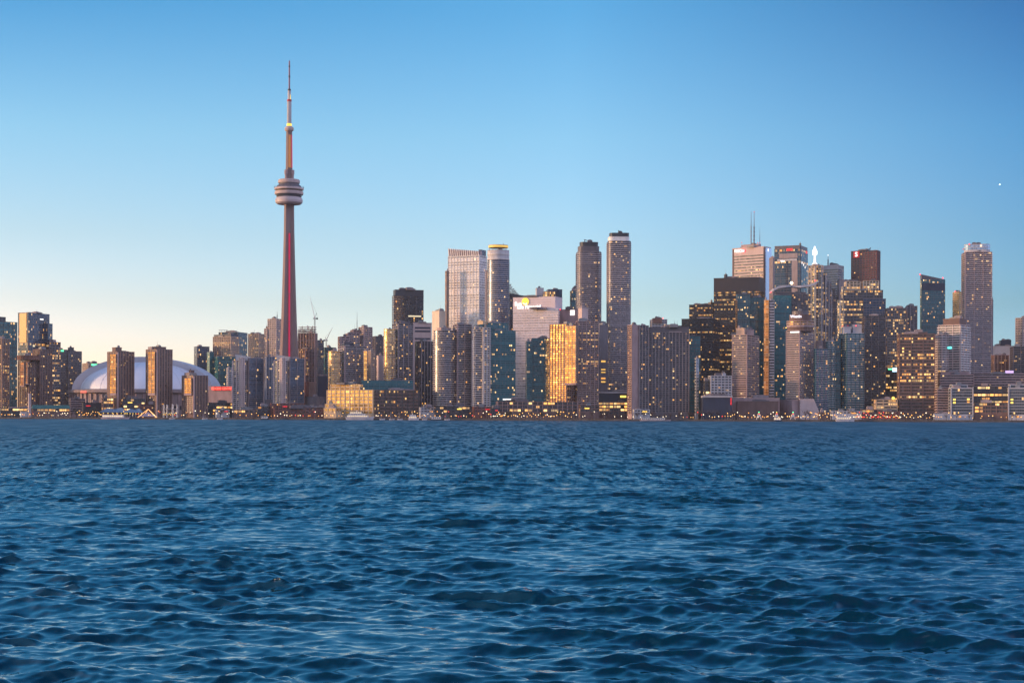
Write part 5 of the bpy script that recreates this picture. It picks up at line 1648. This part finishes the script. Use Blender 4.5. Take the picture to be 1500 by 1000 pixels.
bark = pmat('bark', (.07, .05, .04), .9, .3)
TK = []
for k, (h, w_, bare, col) in enumerate(((9, 7.5, True, (.10, .065, .055)), (11, 8, True, (.085, .06, .055)), (8, 6, False, (.045, .05, .03)), (12, 7, False, (.03, .045, .04)))):
    t_, c_ = tree_meshes(h, w_, 30 + k, bare)
    lf = pmat('twigs_%s' % 'abcd'[k], col, .8, .4, scale=.6)
    TK.append((mesh('trunk', t_.v, t_.f, bark), mesh('crown', c_.v, c_.f, lf), bare))
tr = random.Random(8)
TS = []
for x0, x1, n, ks in ((4, 58, 4, (0, 1)), (100, 150, 8, (3, 2, 0)), (176, 212, 5, (3, 2)), (262, 345, 6, (0, 1)), (402, 470, 5, (0, 1)), (556, 620, 7, (0, 2)), (640, 720, 7, (0, 1)), (735, 850, 12, (0, 2, 1)), (850, 925, 6, (0, 1)),
                      (930, 1072, 17, (0, 1, 1)), (1072, 1200, 9, (0, 1)), (1262, 1372, 9, (0, 1)), (1376, 1425, 3, (0,)), (1476, 1500, 2, (1,))):
    for i in range(n):
        TS.append((x0 + (x1 - x0) * (i + tr.random()) / n, tr.uniform(9, 26), tr.choice(ks), tr.uniform(.75, 1.25)))
for px, d, k, sc in TS:
    Y = shore(px) + d
    p = at(px, 608, Y)
    bare = TK[k][2]
    o = thing('bare_tree' if bare else 'leafy_tree', 'bare brown waterfront tree standing on the quay' if bare else 'dark green leafy tree standing on the quay', 'tree', (p.x, p.y, GROUND),
              'bare trees along the quay' if bare else 'leafy trees along the quay', tr.uniform(0, 6.28))
    o.scale = (sc, sc, sc)
    link('trunk', TK[k][0], o)
    link('crown', TK[k][1], o)

# ------------------------------------------------------------------ harbour beacons, parked cars on the quay road
for k, px in enumerate((1112, 1138, 1162)):
    Y = shore(px) - 1.5
    p = at(px, 608, Y)
    o = thing('harbour_beacon', ('left' if k == 0 else 'middle' if k == 1 else 'right') + ' one of three harbour beacons, a white frame with green and red lights', 'beacon', (p.x, Y + 2, GROUND), 'harbour beacons')
    m_ = MB()
    for x, y in ((-3, -1), (3, -1), (3, 2), (-3, 2)): m_.tube((x, y, 0), (x * .25, y * .3, 7.5), .3, .2, 5)
    m_.box(-1.5, 1.5, -1, 1, 3.2, 5.6)
    m_.build('frame', W['white'], o)
    m_ = MB(); m_.ball((0, -.4, 9.0), .7); m_.build('beacon_light', GRN if k != 1 else YEL, o)
    m_ = MB(); m_.ball((0, -.9, 7.2), .6); m_.build('beacon_light', RED, o)

# ------------------------------------------------------------------ aircraft far off
ap = at(1464, 270.5, 4950)
o = thing('small_aircraft', 'tiny far aircraft with a bright landing light in the right sky', 'aircraft', ap)
o.scale = (.25, .25, .25)
m_ = MB()
m_.tube((0, 14, 0), (0, -12, 0), 1.9, 1.9, 10); m_.tube((0, -12, 0), (0, -16, -.5), 1.9, .5, 10); m_.tube((0, 14, 0), (0, 21, .8), 1.9, .4, 10)
m_.build('fuselage', W['white'], o)
m_ = MB()
for s in (-1, 1):
    m_.add([(s * 1.5, -3, -.8), (s * 1.5, 3, -.8), (s * 16, 6.5, .8), (s * 16, 4.5, .8), (s * 1.5, -3, -.3), (s * 1.5, 3, -.3), (s * 16, 6.5, 1.1), (s * 16, 4.5, 1.1)],
           [(0, 1, 2, 3), (7, 6, 5, 4), (0, 3, 7, 4), (1, 5, 6, 2), (3, 2, 6, 7)])
m_.build('wing', W['lgrey'], o)
m_ = MB()
m_.add([(-.2, 15, 1), (-.2, 20, 1), (-.2, 21, 6.5), (-.2, 18.5, 6.5), (.2, 15, 1), (.2, 20, 1), (.2, 21, 6.5), (.2, 18.5, 6.5)], [(0, 1, 2, 3), (7, 6, 5, 4), (0, 3, 7, 4), (1, 5, 6, 2), (3, 2, 6, 7)])
m_.build('tail_fin', W['white'], o)
m_ = MB(); m_.ball((0, -17.5, -1), 4.0)
m_.build('landing_light', glow('landing_light', (.85, .95, 1), 3.0), o)

# ------------------------------------------------------------------ the evening air
hz = MB()
hz.box(-2900, 2900, -60, 5200, -2.6, 730)
hm = bpy.data.materials.new('evening_haze')
hm.use_nodes = True
for n_ in list(hm.node_tree.nodes):
    if n_.type != 'OUTPUT_MATERIAL': hm.node_tree.nodes.remove(n_)
pv = hm.node_tree.nodes.new('ShaderNodeVolumePrincipled')
pv.inputs['Color'].default_value = (.86, .88, .93, 1)
pv.inputs['Density'].default_value = 1.7e-5
pv.inputs['Anisotropy'].default_value = 0.0
hm.node_tree.links.new(pv.outputs[0], hm.node_tree.nodes['Material Output'].inputs['Volume'])
hm.cycles.homogeneous_volume = True
tag(hz.build('haze', hm), kind='stuff')
